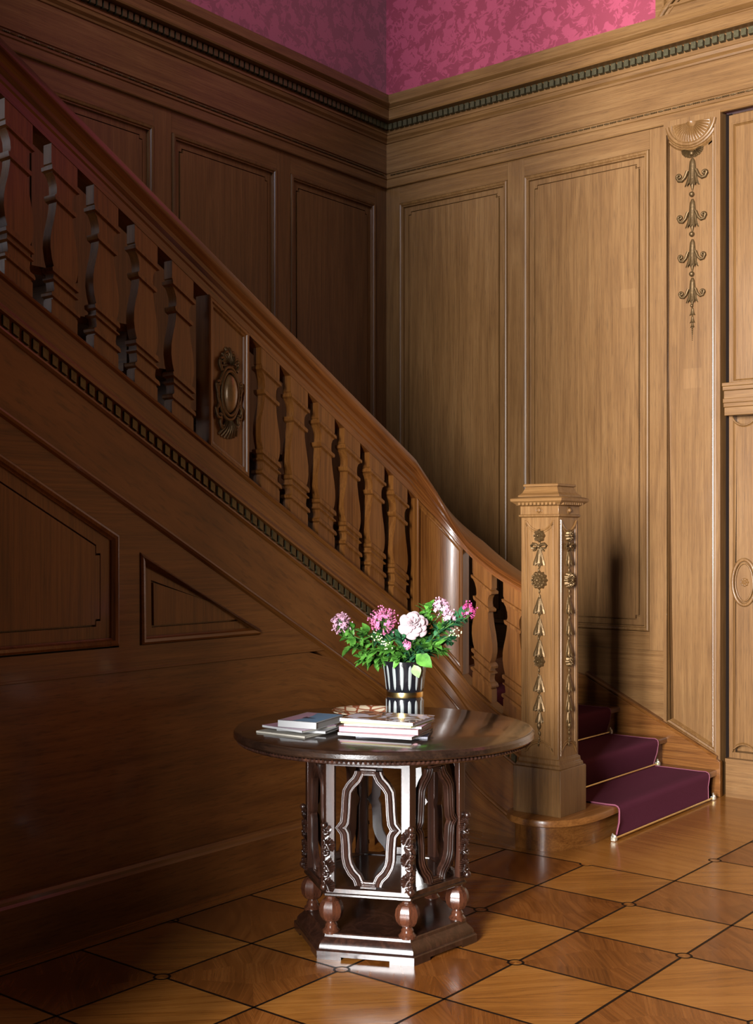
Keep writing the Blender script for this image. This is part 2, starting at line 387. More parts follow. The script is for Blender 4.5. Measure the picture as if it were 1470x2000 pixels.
# boxed pier above the cornice on the right
mb = MB()
rect(PR, mb, 2.20, 4.84, 2.245, 6.4, 0, .06); rect(PR, mb, 2.245, 4.84, 3.3, 4.895, 0, .06)
pa = [(2.26, 4.91), (3.0, 4.91)] + arcpts(2.63, 4.72, .44, 28, 152, 16)
pa = [(2.25, 4.9), (3.1, 4.9), (3.1, 6.4), (2.25, 6.4)]
mb.relief(pa, [(-.005, .06), (0, .072), (.012, .072), (.02, .05), (.035, .045)], PR)
mb.tube([PR(u, v, .07) for u, v in arcpts(2.72, 4.50, .60, 145, 35, 24)], .016, 8)
mb.tube([PR(u, v, .062) for u, v in arcpts(2.72, 4.50, .565, 145, 35, 24)], .006, 6)
obj('upper_pier', mb, oakX, wall_r, 30)

# bronze bellflower drop on the pilaster
t = thing('bellflower_drop', (ax, -.012, 4.0), 'bronze drop of carved bellflowers on beads, hanging down the panelled pilaster at right', 'wall ornament')
Q = lambda u, v, h: PR(u, v, h + .008)
mb = MB()
for k in range(7):
    a = math.radians(lerp(195, 345, k / 6)); fan(mb, Q, ax + .02 * math.cos(a), 4.005 + .004 * math.sin(a), .055, math.degrees(a) - 20, math.degrees(a) + 20, 3, .016)
obj('leaf_cluster', mb, bronze, t, 60)
zz = [(3.925, .118, .165), (3.665, .112, .165), (3.405, .105, .155), (3.155, .100, .150)]
zt = [3.945, 3.690, 3.440, 3.200]; zb_ = [3.760, 3.500, 3.255, 3.035]; ww = [.085, .078, .074, .070]
for a in (3.972, 3.718, 3.470, 3.222, 3.025): mb = MB(); mb.ball(Q(ax, a, .012), .0165 if a > 3.1 else .010, 12); obj('bead', mb, bronze, t)
for a, b, w in zip(zt, zb_, ww):
    mb = MB(); hh = a - b
    bell(mb, Q, ax, a, w * 1.05, hh * .95, .03, 7)
    for s in (-1, 1):
        k = w / .085
        spiral(mb, Q, [(ax + s * .028 * k, a - hh * .42), (ax + s * .045 * k, a - hh * .62), (ax + s * .066 * k, a - hh * .72), (ax + s * .088 * k, a - hh * .70), (ax + s * .100 * k, a - hh * .58)],
               .0105 * k, .005, s * 4.6, 14, .018 * k, .012, 0 if s > 0 else PI)
    obj('bellflower', mb, bronze, t, 60)
mb = MB()
for v, w, h in ((3.015, .036, .05), (2.963, .032, .045), (2.925, .026, .035)): bell(mb, Q, ax, v, w, h, .014, 5)
for k in range(7): mb.ball(Q(ax, 2.888 - .0125 * k - .0 * k, .005), .0068 - .0006 * k, 8)
obj('bud_tail', mb, bronze, t, 60)

# ------------------------------------------------------------------ floor
PX, PY, G = 1.81, -4.21, .4579
JT = 5
mb = MB(); mb2 = MB(); rnd = random.Random(3)
def tri_uv(pts, ang):
    c, s = math.cos(ang), math.sin(ang); ox, oy = rnd.uniform(0, 40), rnd.uniform(0, 40)
    return [(c * x + s * y + ox, -s * x + c * y + oy) for x, y in pts]
def fpoly(M, pts, ang): M.add([(x, y, 0) for x, y in pts], [tuple(range(len(pts)))], [tri_uv(pts, ang)])
for i in range(0, 12):
    for j in range(-14, 10):
        if i < 3 and j >= JT: continue
        if PY + j * G >= 0: continue
        x, y = PX + i * G, PY + j * G
        A, Bq, Cq, Dq = (x, y), (x + G, y), (x + G, y + G), (x, y + G)
        if (i + j) % 2 == 0:
            fpoly(mb, [A, Bq, Cq], PI / 4 + rnd.uniform(-.12, .12)); fpoly(mb, [A, Cq, Dq], PI / 4 + rnd.uniform(-.12, .12))
        else:
            # fan of wedge pieces meeting along the diagonal
            m1 = ((x + G / 2), (y + G / 2)); k = 3
            for (p, sgn) in ((A, 1), (Cq, -1)):
                pts = [(lerp(Bq[0], Dq[0], q / k), lerp(Bq[1], Dq[1], q / k)) for q in range(k + 1)]
                for q in range(k):
                    fpoly(mb2, [p, pts[q], pts[q + 1]], 3 * PI / 4 + sgn * lerp(-.30, .30, (q + .5) / k) + rnd.uniform(-.05, .05))
fpoly(mb, [(-.3, -13), (PX, -13), (PX, .35), (-.3, .35)], PI / 2)
fpoly(mb, [(PX, PY + JT * G), (PX + 3 * G, PY + JT * G), (PX + 3 * G, .35), (PX, .35)], -.12 + PI)
fpoly(mb, [(PX + 3 * G, PY + 9.2 * G), (9.5, PY + 9.2 * G), (9.5, .35), (PX + 3 * G, .35)], 0)
fpoly(mb, [(PX + 12 * G, -13), (9.5, -13), (9.5, PY + 9.2 * G), (PX + 12 * G, PY + 9.2 * G)], 0)
fpoly(mb, [(PX, -13), (PX + 12 * G, -13), (PX + 12 * G, PY - 14 * G), (PX, PY - 14 * G)], 0)
for f in mb2.f: mb.f.append([k + len(mb.v) for k in f]); mb.mi.append(1)
mb.uv += mb2.uv; mb.v += mb2.v
floor = struct(obj('floor', mb, [flo, flo2]))
mb = MB(); e = .0006; hw = .0052
def strip(a, b):
    d = Vector((b[0] - a[0], b[1] - a[1])).normalized(); n = Vector((-d.y, d.x)) * hw
    mb.add([(a[0] + n.x, a[1] + n.y, e), (b[0] + n.x, b[1] + n.y, e), (b[0] - n.x, b[1] - n.y, e), (a[0] - n.x, a[1] - n.y, e)], [(0, 1, 2, 3)])
def isnode(i, j): return (i + j) % 2 == 1
for i in range(0, 12):
    for j in range(-14, 9):
        if i < 3 and j > JT: continue
        x, y = PX + i * G, PY + j * G
        if y > -.02: continue
        r0 = .029 if isnode(i, j) else 0; r1 = .029 if not isnode(i, j) else 0
        if not (i == 3 and j >= JT and False): strip((x + (r0 if i else 0), y), (x + G - r1, y))
        if not (i < 3 and j >= JT): strip((x, y + (r0 if i else 0)), (x, min(0, y + G - (r1 if i else 0))))
        if isnode(i, j):
            lo, hi = 0, 2 * PI
            if i == 0: lo, hi = -PI / 2, PI / 2
            if j == JT and 0 < i < 3: lo, hi = PI, 2 * PI
            n = 28; V = []
            for k in range(n + 1):
                a = lerp(lo, hi, k / n)
                for r in (.0235, .0325): V.append((x + r * math.cos(a), y + r * math.sin(a), e))
            mb.add(V, [(2 * k, 2 * k + 1, 2 * k + 3, 2 * k + 2) for k in range(n)])
obj('inlay_strip', mb, inlay, floor)

# ------------------------------------------------------------------ staircase
XS = 1.68; RC = .22; LA = (RC + .05) * PI / 2
def path(s, d):
    if s < 0: return XS - d, -1.92 + s
    if s < LA:
        a = PI - s / (RC + .05); return 1.90 + (RC + d) * math.cos(a), -1.92 + (RC + d) * math.sin(a)
    return 1.90 + s - LA, -1.70 + d
TS = [(-3.2, 1.243 + .545 * 3.062), (-.138, 1.243), (0, 1.160), (.1, 1.085), (.203, .994), (.359, .849), (.467, .754), (.643, .644), (.80, .555)]
TB = [(-3.2, 1.807 + .553 * 3.231), (.031, 1.807), (.232, 1.655), (.372, 1.512), (.562, 1.379), (.80, 1.262)]
TT = [(-3.2, 1.998 + .555 * 3.242), (.042, 1.998), (.199, 1.842), (.268, 1.735), (.338, 1.642), (.459, 1.541), (.63, 1.423), (.80, 1.340)]
def zs(s): return interp(TS, s) if s < -.1 else smooth(TS, s)
def zb(s): return interp(TB, s) if s < -.05 else smooth(TB, s)
def zt(s): return interp(TT, s) if s < -.05 else smooth(TT, s)
S0, S1 = -3.15, .78
SS = [S0 + (-.1 - S0) * k / 12 for k in range(12)] + [lerp(-.1, S1, k / 44) for k in range(45)]
stair = thing('staircase', (1.68, -1.7, 0), 'oak staircase with flat vase balusters, curving handrail and carved newel post', 'staircase')
# outer string: face mouldings relative to the string top
sp = [(-.07, -.01), (-.07, 0), (.012, 0), (.016, -.006), (.014, -.014), (.004, -.022), (.004, -.112), (.010, -.118), (.016, -.130), (.026, -.138), (.026, -.150), (.004, -.152), (.004, -.200), (.012, -.203), (.014, -.212), (.006, -.222), (0, -.224),
      (0, -.500), (.008, -.504), (.012, -.514), (.006, -.524), (-.004, -.530), (-.012, -.538), (-.014, -.56), (-.07, -.56)]
mb = MB(); R_ = []
for s in SS:
    R_.append([(*path(s, -o), max(0.0, zs(s) + dz)) for o, dz in sp])
dist = [0]
for a, b in zip(SS, SS[1:]): dist.append(dist[-1] + (b - a) * 1.14)
mb.loft(R_, uvf=lambda i, k: (dist[i], k * .03))
strU = wood('string_oak_dim', *SOAK, 'X', uv=True, rough=.34, coat=.22)
obj('outer_string', mb, strU, stair, 25)
mb = MB(); s = S0 + .02; starts = []
while s < .76:
    w = .026
    if not (-.02 < s < LA - .02):
        for a in [0]:
            def c(ss, o, dz): return (*path(ss, -o), max(0, zs(ss) + dz))
            p = [c(s, 0, -.195), c(s + w, 0, -.195), c(s + w, .017, -.195), c(s, .017, -.195), c(s, 0, -.157), c(s + w, 0, -.157), c(s + w, .017, -.157), c(s, .017, -.157)]
            starts.append(s); mb.add(p, [(0, 3, 2, 1), (4, 5, 6, 7), (0, 1, 5, 4), (1, 2, 6, 5), (2, 3, 7, 6), (3, 0, 4, 7)])
    s += .044
mbs = {0: MB(), 1: MB()}
for i in range(0, len(mb.v), 8):
    mbs[0 if i // 8 < sum(1 for q in starts if q < 0) else 1].add(mb.v[i:i + 8], [(0, 3, 2, 1), (4, 5, 6, 7), (0, 1, 5, 4), (1, 2, 6, 5), (2, 3, 7, 6), (3, 0, 4, 7)])
for q in mbs.values(): obj('dentil_course', q, bronze_g, stair)
# wall of panelling under the string
PS = lambda u, v, h: (XS + h - .006, u, v)
mb = MB()
R_ = []
for s in SS:
    z1 = max(.0, zs(s) - .53)
    if s >= -.1 or True: R_.append([(*path(s, .008), 0.0), (*path(s, .008), z1), (*path(s, .07), z1), (*path(s, .07), 0.0)])
mb_sp = R_
Bm = MB()
# straight part with openings for the two panels: build around them
yl = -5.07
trap = [(-4.78, 1.135), (-3.915, 1.135), (-3.915, 1.588), (-4.78, 2.054)]
tri = [(-3.800, 1.130), (-3.091, 1.130), (-3.806, 1.519)]
def zband(y): return zs(y + 1.92) - .46
def pq(*pts): Bm.add([PS(u, v, 0) for u, v in pts], [tuple(range(len(pts)))])
pq((yl, 1.03), (-2.4, 1.03), (-2.4, 1.130), (yl, 1.130))
pq((yl, 1.13), (-4.78, 1.13), (-4.78, 2.054), (-4.78, zband(-4.78)), (yl, zband(yl)))
pq((-4.78, 2.054), (-3.915, 1.588), (-3.915, zband(-3.915)), (-4.78, zband(-4.78)))
pq((-3.915, 1.13), (-3.806, 1.13), (-3.806, 1.519), (-3.806, zband(-3.806)), (-3.915, zband(-3.915)), (-3.915, 1.588))
pq((-3.806, 1.519), (-3.091, 1.130), (-2.6, 1.130), (-2.6, zband(-2.6)), (-3.806, zband(-3.806)))
obj('under_stair_framing', Bm, stY, stair)
mb = MB()
BS = [(-.001, -.02), (.002, -.02), (.003, .006), (.012, .011), (.024, .007), (.028, .001), (.035, -.004), (.035, -.02)]
mb.relief(trap, BS, PS, False); obj('panel_moulding', mb, stZ, stair, 30)
mb = MB(); mb.relief(tri, BS, PS, False); obj('panel_moulding', mb, stY, stair, 30)
mb = MB()
ti = offset(trap, .085); a, b, c_, d_ = ti; n = .022; sl = (d_[1] - c_[1]) / (d_[0] - c_[0])
nt_ = [(a[0], a[1]), (b[0] - n, b[1]), (b[0] - n, b[1] + n), (b[0], b[1] + n), (c_[0], c_[1] - n), (c_[0] - n, c_[1] - n), (c_[0] - n, c_[1] - n * sl), (d_[0], d_[1])]
mb.add([PS(u, v, -.0115) for u, v in offset(trap, .034) + nt_], [(0, 1, 5, 4), (1, 7, 6, 5), (1, 2, 8, 7), (2, 10, 9, 8), (2, 3, 11, 10), (3, 0, 4, 11)])
mb.relief(nt_, [(0, -.0115), (.001, -.026), (.0075, -.026), (.0085, -.006)], PS); obj('panel_field', mb, stZ, stair, 20)
mb = MB(); mb.add([PS(u, v, -.0115) for u, v in offset(tri, .034) + offset(tri, .070)], [(0, 1, 4, 3), (1, 2, 5, 4), (2, 0, 3, 5)])
mb.relief(offset(tri, .070), [(0, -.0115), (.001, -.026), (.0075, -.026), (.0085, -.006)], PS); obj('panel_field', mb, stZ, stair, 20)
# lower plain dado + curved continuation
mb = MB(); R_ = []
for s in SS:
    z1 = min(1.035, max(.001, zs(s) - .53))
    R_.append([(*path(s, .012), 0.0), (*path(s, .012), z1), (*path(s, .07), z1), (*path(s, .07), 0.0)])
mb.loft(R_, uvf=lambda i, k: (dist[i], k * .3 if k < 2 else 0)); 
mb.box((XS - .02, yl, 1.026), (XS - .004, -2.62, 1.038), .002)
obj('under_stair_dado', mb, strU, stair, 25)
mb = MB(); R_ = []
for s in [q for q in SS if q < -.28]:
    R_.append([(*path(s, .012), 0.0), (*path(s, -.022), 0), (*path(s, -.022), .195), (*path(s, -.014), .205), (*path(s, -.012), .218), (*path(s, .0), .228), (*path(s, .012), .230)])
mb.loft(R_, uvf=lambda i, k: (dist[i] + 7, k * .05)); obj('skirting', mb, strU, stair, 25)
# back closing board and soffit so that nothing shows through
mb = MB(); mb.loft([[(*path(s, .0705), 0), (*path(s, .0705), max(0.001, zs(s) - .02)), (*path(s, .09), max(.001, zs(s) - .02)), (*path(s, .09), 0)] for s in SS]); obj('inner_lining', mb, stY, stair)

# handrail
hp = [(-.095, 0), (0, 0), (0, .20), (.006, .24), (.006, .33), (.020, .40), (.022, .50), (.030, .56), (.040, .66), (.042, .76), (.034, .88), (.012, .965), (-.03, 1), (-.065, 1), (-.107, .965), (-.129, .88), (-.137, .76), (-.135, .66), (-.125, .56), (-.115, .42), (-.095, .30)]
SR = [q for q in SS if q < .79]
mb = MB(); mb.loft([[(*path(s, .01 - o), lerp(zb(s), zt(s), f)) for o, f in hp] for s in SR], uvf=lambda i, k: (dist[i], k * .014))
obj('handrail', mb, railU, stair, 28)

# balusters
WP = [(0, .062), (.105, .062), (.108, .056), (.118, .056), (.122, .064), (.135, .066), (.148, .060), (.152, .052), (.175, .048), (.215, .052), (.222, .058), (.232, .058), (.238, .052), (.262, .052), (.266, .060), (.285, .062), (.298, .055), (.302, .050),
      (.345, .060), (.40, .066), (.46, .065), (.52, .058), (.59, .047), (.65, .040), (.688, .038), (.692, .046), (.705, .050), (.718, .050), (.722, .040), (.75, .036), (.79, .038), (.825, .048), (.838, .058), (.842, .056), (.848, .063), (.868, .064), (.874, .058), (.884, .058), (.888, .062), (1.0, .062)]
def thick(t):
    for a, b in ((.120, .15), (.220, .235), (.264, .300), (.690, .720), (.846, .87)):
        if a <= t <= b: return .010
    return 0
def baluster(s0):
    mb = MB(); R_ = []
    for t, w in WP:
        k = thick(t); r = []
        for ds, d in ((-w - k * .2, .012 - k), (w + k * .2, .012 - k), (w + k * .2, .062 + k), (-w - k * .2, .062 + k)):
            s = s0 + ds; r.append((*path(s, d), lerp(zs(s), zb(s), t)))
        R_.append(r)
    mb.loft(R_); return obj('baluster', mb, stZ, stair, 30)
for yc in (-4.60, -4.39, -4.18, -3.975, -3.765, -3.56, -3.012, -2.812, -2.612, -2.412, -2.212, -2.012): baluster(yc + 1.92)
for xc in (1.972, 2.168): baluster(xc - 1.90 + LA)
# flat cartouche panel
def slab(s0, s1, d0, d1, name, n=1):
    mb = MB(); mb.loft([[(*path(s, d0), zs(s)), (*path(s, d0), zb(s)), (*path(s, d1), zb(s)), (*path(s, d1), zs(s))] for s in [lerp(s0, s1, k / n) for k in range(n + 1)]])
    return obj(name, mb, stZ, stair, 30)
cp = slab(-3.415 + 1.92, -3.165 + 1.92, .012, .085, 'cartouche_panel')
def frame_on(s0, s1, bw, par, name, nn=14, h=0):
    """moulded frame following the path: ring profile"""
    prof_ = [(0, .012), (0, .000), (.006, -.004), (.016, -.004), (.020, .002), (.028, .004), (.032, .011)]
    mb = MB(); rings = []
    for ins, d in prof_:
        i2 = ins + bw; r = []
        for k in range(nn + 1): 
            s = lerp(s0 + i2, s1 - i2, k / nn); r.append((*path(s, d), zs(s) + i2 * 1.3 + .0))
        for k in range(nn + 1):
            s = lerp(s1 - i2, s0 + i2, k / nn); r.append((*path(s, d), zb(s) - i2 * 1.2))
        rings.append(r)
    mb.loft(rings, cap=False); return obj(name, mb, stZ, par, 28)
frame_on(-3.415 + 1.92, -3.165 + 1.92, .0, cp, 'panel_moulding')
# cartouche, centred on the slab: plane x = XS+.004
cy, cz = -3.292, 2.225
PC = lambda u, v, h: (XS - .012 + h, cy + u, cz + v)
mb = MB()
mb.grid(lambda a, t: PC(.042 * t * math.cos(a * 2 * PI), .088 * t * math.sin(a * 2 * PI), .012 + .034 * math.sqrt(max(0, 1 - t * t))), 28, 8)
obj('cartouche_boss', mb, gilt, cp, 60)
mb = MB()
mb.tube([PC(.050 * math.cos(a * PI / 16), .100 * math.sin(a * PI / 16), .016) for a in range(33)], .008, 8)
mb.tube([PC(.064 * math.cos(a * PI / 16) * (1 + .10 * math.cos(4 * a * PI / 16)), .118 * math.sin(a * PI / 16), .010) for a in range(33)], .009, 8)
for sx in (-1, 1):
    for (pts, rad, turn, a0) in (
        ([(.045, .10), (.060, .125), (.058, .145)], .016, 5.0, 0), ([(.030, .13), (.034, .16), (.030, .175)], .013, 5.0, 0),
        ([(.066, -.01), (.078, .02), (.080, .04)], .014, 4.6, 0), ([(.060, -.05), (.078, -.07), (.076, -.10)], .016, -5, 0), ([(.05, -.11), (.058, -.135), (.05, -.15)], .013, -5, 0)):
        spiral(mb, PC, [(sx * a, b) for a, b in pts], .009, .005, sx * turn, 12, rad, .012, a0 if sx > 0 else PI)
for k in range(5):
    a = lerp(50, 130, k / 4); fan(mb, PC, .018 * math.cos(math.radians(a)), .125, .085 - .02 * abs(k - 2), a - 16, a + 16, 2, .024)
fan(mb, PC, 0, -.10, .105, 232, 308, 7, .026)
obj('cartouche_scrollwork', mb, bronze, cp, 60)
cv = slab(.045, .372, .010, .085, 'curved_panel', 14)
frame_on(.045, .372, .0, cv, 'panel_moulding')

# newel post
NX0, NX1, NY0, NY1 = 2.252, 2.472, -1.744, -1.540
def rp(g): return [(NX0 - g, NY0 - g), (NX1 + g, NY0 - g), (NX1 + g, NY1 + g), (NX0 - g, NY1 + g)]
mb = MB(); base = rp(0)
mb.prism(rp(0), [(-.030, .165), (-.030, .395), (-.027, .402), (-.020, .404), (-.018, .418), (-.010, .425), (-.008, .445), (0, .452), (0, 1.684), (-.004, 1.686), (-.010, 1.690), (-.010, 1.697), (-.004, 1.700),
                 (-.004, 1.742), (-.010, 1.746), (-.016, 1.748), (-.016, 1.752)])
newel = obj('newel_post', mb, oakZ, stair, 25, bevel=.0015)
mb = MB()
mb.prism(rp(0), [(-.020, 1.752), (-.040, 1.768), (-.042, 1.780), (-.034, 1.786), (-.012, 1.792), (-.012, 1.798), (.004, 1.812), (.014, 1.835), (.016, 1.842), (.008, 1.846), (.008, 1.854), (.012, 1.858)])
q = 0
for face in range(4):
    n = 10; L = (NX1 - NX0 + .05)
    for k in range(n):
        a = lerp(-.022, 1.022, (k + .2) / n); b = lerp(-.022, 1.022, (k + .78) / n)
        if face == 0: mb.box((lerp(NX0, NX1, a), NY0 - .031, 1.748), (lerp(NX0, NX1, b), NY0 - .01, 1.768))
        elif face == 1: mb.box((NX1 + .01, lerp(NY0, NY1, a), 1.748), (NX1 + .031, lerp(NY0, NY1, b), 1.768))
        elif face == 2: mb.box((lerp(NX0, NX1, a), NY1 + .01, 1.748), (lerp(NX0, NX1, b), NY1 + .031, 1.768))
        else: mb.box((NX0 - .031, lerp(NY0, NY1, a), 1.748), (NX0 - .01, lerp(NY0, NY1, b), 1.768))
obj('newel_cap', mb, oakX, newel, 25)
TS_ = [(0, .22), (.15, .40), (.5, .66), (.8, .92), (1, .95)]
FA = lambda u, v, h: (u + (NX0 + NX1) / 2, NY0 - h, v)
FB = lambda u, v, h: (NX1 + h, u + (NY0 + NY1) / 2, v)
for P in (FA, FB):
    hwid = .086 if P is FA else .078
    mb = MB()
    w = hwid
    poly = [(-w, .475)] + arcpts(0, .445, .082, 152, 28, 12) + [(w, .475), (w, 1.665)] + arcpts(0, 1.70, .082, -28, -152, 12) + [(-w, 1.665)]
    mb.relief(poly, [(-.004, 0), (-.002, .005), (.003, .006), (.007, .001), (.010, .004), (.014, .004), (.018, -.003)], P, False)
    mb.ball(P(0, 1.721, .004), .013, 10); mb.tube([P(.018 * math.cos(a * PI / 8), 1.721 + .016 * math.sin(a * PI / 8), .004) for a in range(17)], .003, 6)
    obj('newel_moulding', mb, oakZ, newel, 30)
    mb = MB(); k = w / .086
    rosette(mb, P, 0, 1.590, .033 * k, 8, .020)
    for sx in (-1, 1):
        mb.tube([P(sx * a * k, 1.535 + b, .010) for a, b in ((0, 0), (.014, .010), (.034, .014), (.046, .004), (.040, -.008), (.022, -.008), (.004, 0), (.02, -.016), (.034, -.022))], [.004, .007, .008, .006, .005, .005, .005, .006, .003], 6)
    mb.ball(P(0, 1.535, .012), .010, 8)
    bell(mb, P, 0, 1.525, .068 * k, .088, .020, 7, TS_)
    rosette(mb, P, 0, 1.362, .046 * k, 12, .026); rosette(mb, lambda u, v, h: P(u, v, h + .012), 0, 1.362, .024 * k, 8, .014)
    for v in (1.275, 1.165, 1.055, .875, .775): bell(mb, P, 0, v, .068 * k, .086, .020, 7, TS_)
    rosette(mb, P, 0, .945, .031 * k, 8, .020)
    bell(mb, P, 0, .690, .048 * k, .060, .016, 5, TS_); mb.ball(P(0, .615, .006), .012, 8, (1, 1, 1.6)); mb.ball(P(0, .578, .004), .006, 8, (1, 1, 2)); mb.ball(P(0, .535, .004), .006, 8)
    for i in range(40):
        v = lerp(1.575, .52, i / 39); mb.ball(P(.0045 * math.sin(i * 1.9), v, .005), .0055, 6, (1, 1, 2.4))
    obj('newel_festoon', mb, bronze, newel, 60)

curt = wood('tread_oak_pale', (.13, .045, .009), (.24, .092, .022), (.32, .135, .036), 'Y', rough=.3, coat=.25)  # paler and more orange than the other treads
# steps: curtail step, straight treads, winders and the long flight
def ztread(n): return .165 * n
xn = [2.60 - .325 * k for k in range(0, 4)]
mb = MB()
cur = [(1.98, -.05), (1.98, -1.655), (2.160, -1.655), (2.178, -1.76), (2.215, -1.825), (2.28, -1.872), (2.35, -1.893), (2.42, -1.885), (2.49, -1.852), (2.55, -1.785), (2.585, -1.70), (2.602, -1.61), (2.606, -1.50), (2.600, -1.36), (2.600, -.05)]
def inset(p, d): return offset(p, d)
mb.loft([[(x, y, z) for x, y in offset(cur, i)] for i, z in ((.03, .126), (.006, .126), (0, .131), (0, .156), (.003, .162), (.010, .165))])
obj('tread', mb, curt, stair, 30)
mb = MB(); cc = offset(cur, .042)
mb.loft([[(x, y, z) for x, y in cc] for z in (0, .129)]); obj('riser', mb, stY, stair, 30)
for k in (1, 2, 3):
    x = xn[k]; z = ztread(k + 1)
    mb = MB(); x2 = x - .36 if k < 3 else 0.0
    mb.prism([(x2, -1.60), (x, -1.60), (x, -.03), (x2, -.03)], [(.01, z - .036), (0, z - .030), (0, z - .008), (.008, z)]); obj('tread', mb, stY, stair, 30)
    mb = MB(); mb.box((x - .06, -1.60, z - .165), (x - .032, -.03, z - .034)); obj('riser', mb, stY, stair)
z = ztread(4)
for k, (poly) in enumerate([[(1.30, -.03), (0, -.03), (0, -1.62), (1.62, -1.62), (1.62, -1.55)], [(.75, -.03), (0, -.03), (0, -1.62), (1.62, -1.62)], [(0, -.5), (0, -1.7), (1.62, -1.7), (1.62, -1.62)]]):
    z = ztread(5 + k); mb = MB(); mb.loft([[(x, y, zz_) for x, y in poly] for zz_ in (z - .165, z)]); obj('winder', mb, stY, stair)
for k in range(11):
    z = ztread(8 + k) ; y = -1.66 - .302 * k
    mb = MB(); mb.box((.0, y - .35, z - .033), (XS - .09, y + .02, z)); obj('tread', mb, stX, stair)
    mb = MB(); mb.box((.0, y - .03, z - .165), (XS - .09, y - .005, z - .033)); obj('riser', mb, stX, stair)
# wall string on the right wall
mb = MB()
def zw(x): return .232 + (2.594 - x) * .507
pl_ = [(2.622, 0), (2.622, .215), (2.594, .232), (1.70, zw(1.70) - .01), (1.60, .70), (1.0, .72), (1.0, 0)]
mb.loft([[(x, y, z) for x, z in pl_] for y in (-.012, -.052)]); obj('wall_string', mb, stX, stair, bevel=.003)
mb = MB(); mb.loft([[(x, -.03 + dy, zw(x) + dz) for dy, dz in ((.02, -.002), (-.026, -.002), (-.028, .008), (-.018, .016), (.02, .020))] for x in (2.60, 1.70)]); obj('wall_string_cap', mb, stX, stair, 30)

# carpet runner
ca = plain('plum_carpet', (.085, .017, .032), .95, 0, bump=.8, bscale=420, var=.4, sheen=.0, spec=.1)
m_, nt, b_ = ca, ca.node_tree, None
t = thing('carpet_runner', (2.5, -.78, 0), 'plum carpet runner held over the lower steps by brass rods', 'carpet')
prof_c = []
for k in range(0, 4):
    x = xn[k] if k else 2.606; z = ztread(k + 1)
    zlow = .012 if k == 0 else ztread(k) + .016
    fx = x + .004 if k == 0 else x - .022
    prof_c += [(fx + .000, zlow), (x + .002 , zlow + .075), (x + .010, z - .028), (x + .010, z - .010), (x + .004, z + .003), (x - .012, z + .009), (x - .06, z + .007)]
    if k < 3: prof_c += [(xn[k + 1] - .012, z + .007)]
prof_c += [(1.4, ztread(4) + .007)]
def yl_(i, z):  # left edge drifts in toward the foot of the first step
    return -1.365 if z > .16 else lerp(-1.395, -1.36, z / .16)
mb = MB(); n = len(prof_c); rows = []
ny = 30
def cpt(i, j, off):
    x, z = prof_c[i]; x0_, z0_ = prof_c[max(0, i - 1)]; x1_, z1_ = prof_c[min(n - 1, i + 1)]
    tx, tz = x1_ - x0_, z1_ - z0_; l = math.hypot(tx, tz) or 1; nx, nz = tz / l, -tx / l
    y = lerp(yl_(i, z), -.20, j / ny)
    edge = math.exp(-j / 1.5) * .016 * (1 if z < .15 else 0)
    return (x + nx * off + edge * math.sin(min(1, z / .15) * PI), y, z + nz * off)
rings = []
for j in range(ny + 1): rings.append([cpt(i, j, 0) for i in range(n)] + [cpt(i, j, -.007) for i in range(n - 1, -1, -1)])
mb.loft(rings); obj('carpet_pile', mb, ca, t, 50)
bind = plain('plum_binding', (.22, .06, .09), .8)
for j in (0, ny): mb = MB(); mb.tube([cpt(i, j, 0) for i in range(n)], .0035, 6); obj('bound_edge', mb, bind, t)
# carpet rods
clip = plain('nickel_clip', (.75, .72, .60), .3, .8)
for k, lab in ((0, 'brass stair rod along the floor at the foot of the first step'), (1, 'brass stair rod at the back of the first tread'), (2, 'short visible brass stair rod at the back of the second tread')):
    x = (xn[k] + .022) if k == 0 else xn[k] - .008; z = .014 if k == 0 else ztread(k) + .016
    ya, yb = (-1.43, -.155) if k == 0 else (-1.40, -.17)
    t = thing('stair_rod', (x, -.8, z - .007), lab, 'stair rod', 'stair rods holding the carpet')
    mb = MB(); mb.tube([(x, ya, z), (x, yb, z)], .0065, 10); obj('rod', mb, brass, t)
    for y in (ya, yb):
        mb = MB(); mb.box((x - .012, y - .012, z - .013), (x + .012, y + .012, z + .010), .003); mb.ball((x + .004, y, z + .010), .010, 8)
        s_ = -1 if y == ya else 1
        mb.tube([(x - .01, y, z - .006), (x - .005, y + s_ * .014, z), (x - .004, y + s_ * .018, z + .014), (x - .004, y + s_ * .008, z + .024), (x, y, z + .016)], .005, 6)
        obj('end_clip', mb, clip, t)

# ------------------------------------------------------------------ hexagonal table
TX, TY, ROT = 2.608, -3.352, -4.5
tbl = thing('hexagonal_table', (TX, TY, 0), 'dark carved wooden table with round top on a six-sided openwork base', 'table')
def hx(R, add=0): return [(TX + R * math.cos(math.radians(-150 + 60 * k + ROT + add)), TY + R * math.sin(math.radians(-150 + 60 * k + ROT + add))) for k in range(6)]
mb = MB(); mb.lathe([(.0005, .788), (.560, .788), (.572, .790), (.578, .794), (.590, .797), (.594, .803), (.593, .818), (.586, .827), (.578, .830), (.0005, .830)], (TX, TY, 0), 128)
obj('table_top', mb, tabX, tbl, 30)
mb = MB()
for k in range(210):
    a = k / 210 * 2 * PI; mb.ball((TX + .576 * math.cos(a), TY + .576 * math.sin(a), .788), .0066, 6)
mb.lathe([(.572, .778), (.577, .782), (.577, .79), (.55, .79), (.55, .778)], (TX, TY, 0), 96, cap=False)
obj('bead_trim', mb, tabZ, tbl)
RP = .324
H0 = hx(RP); H1 = hx(RP - .045)
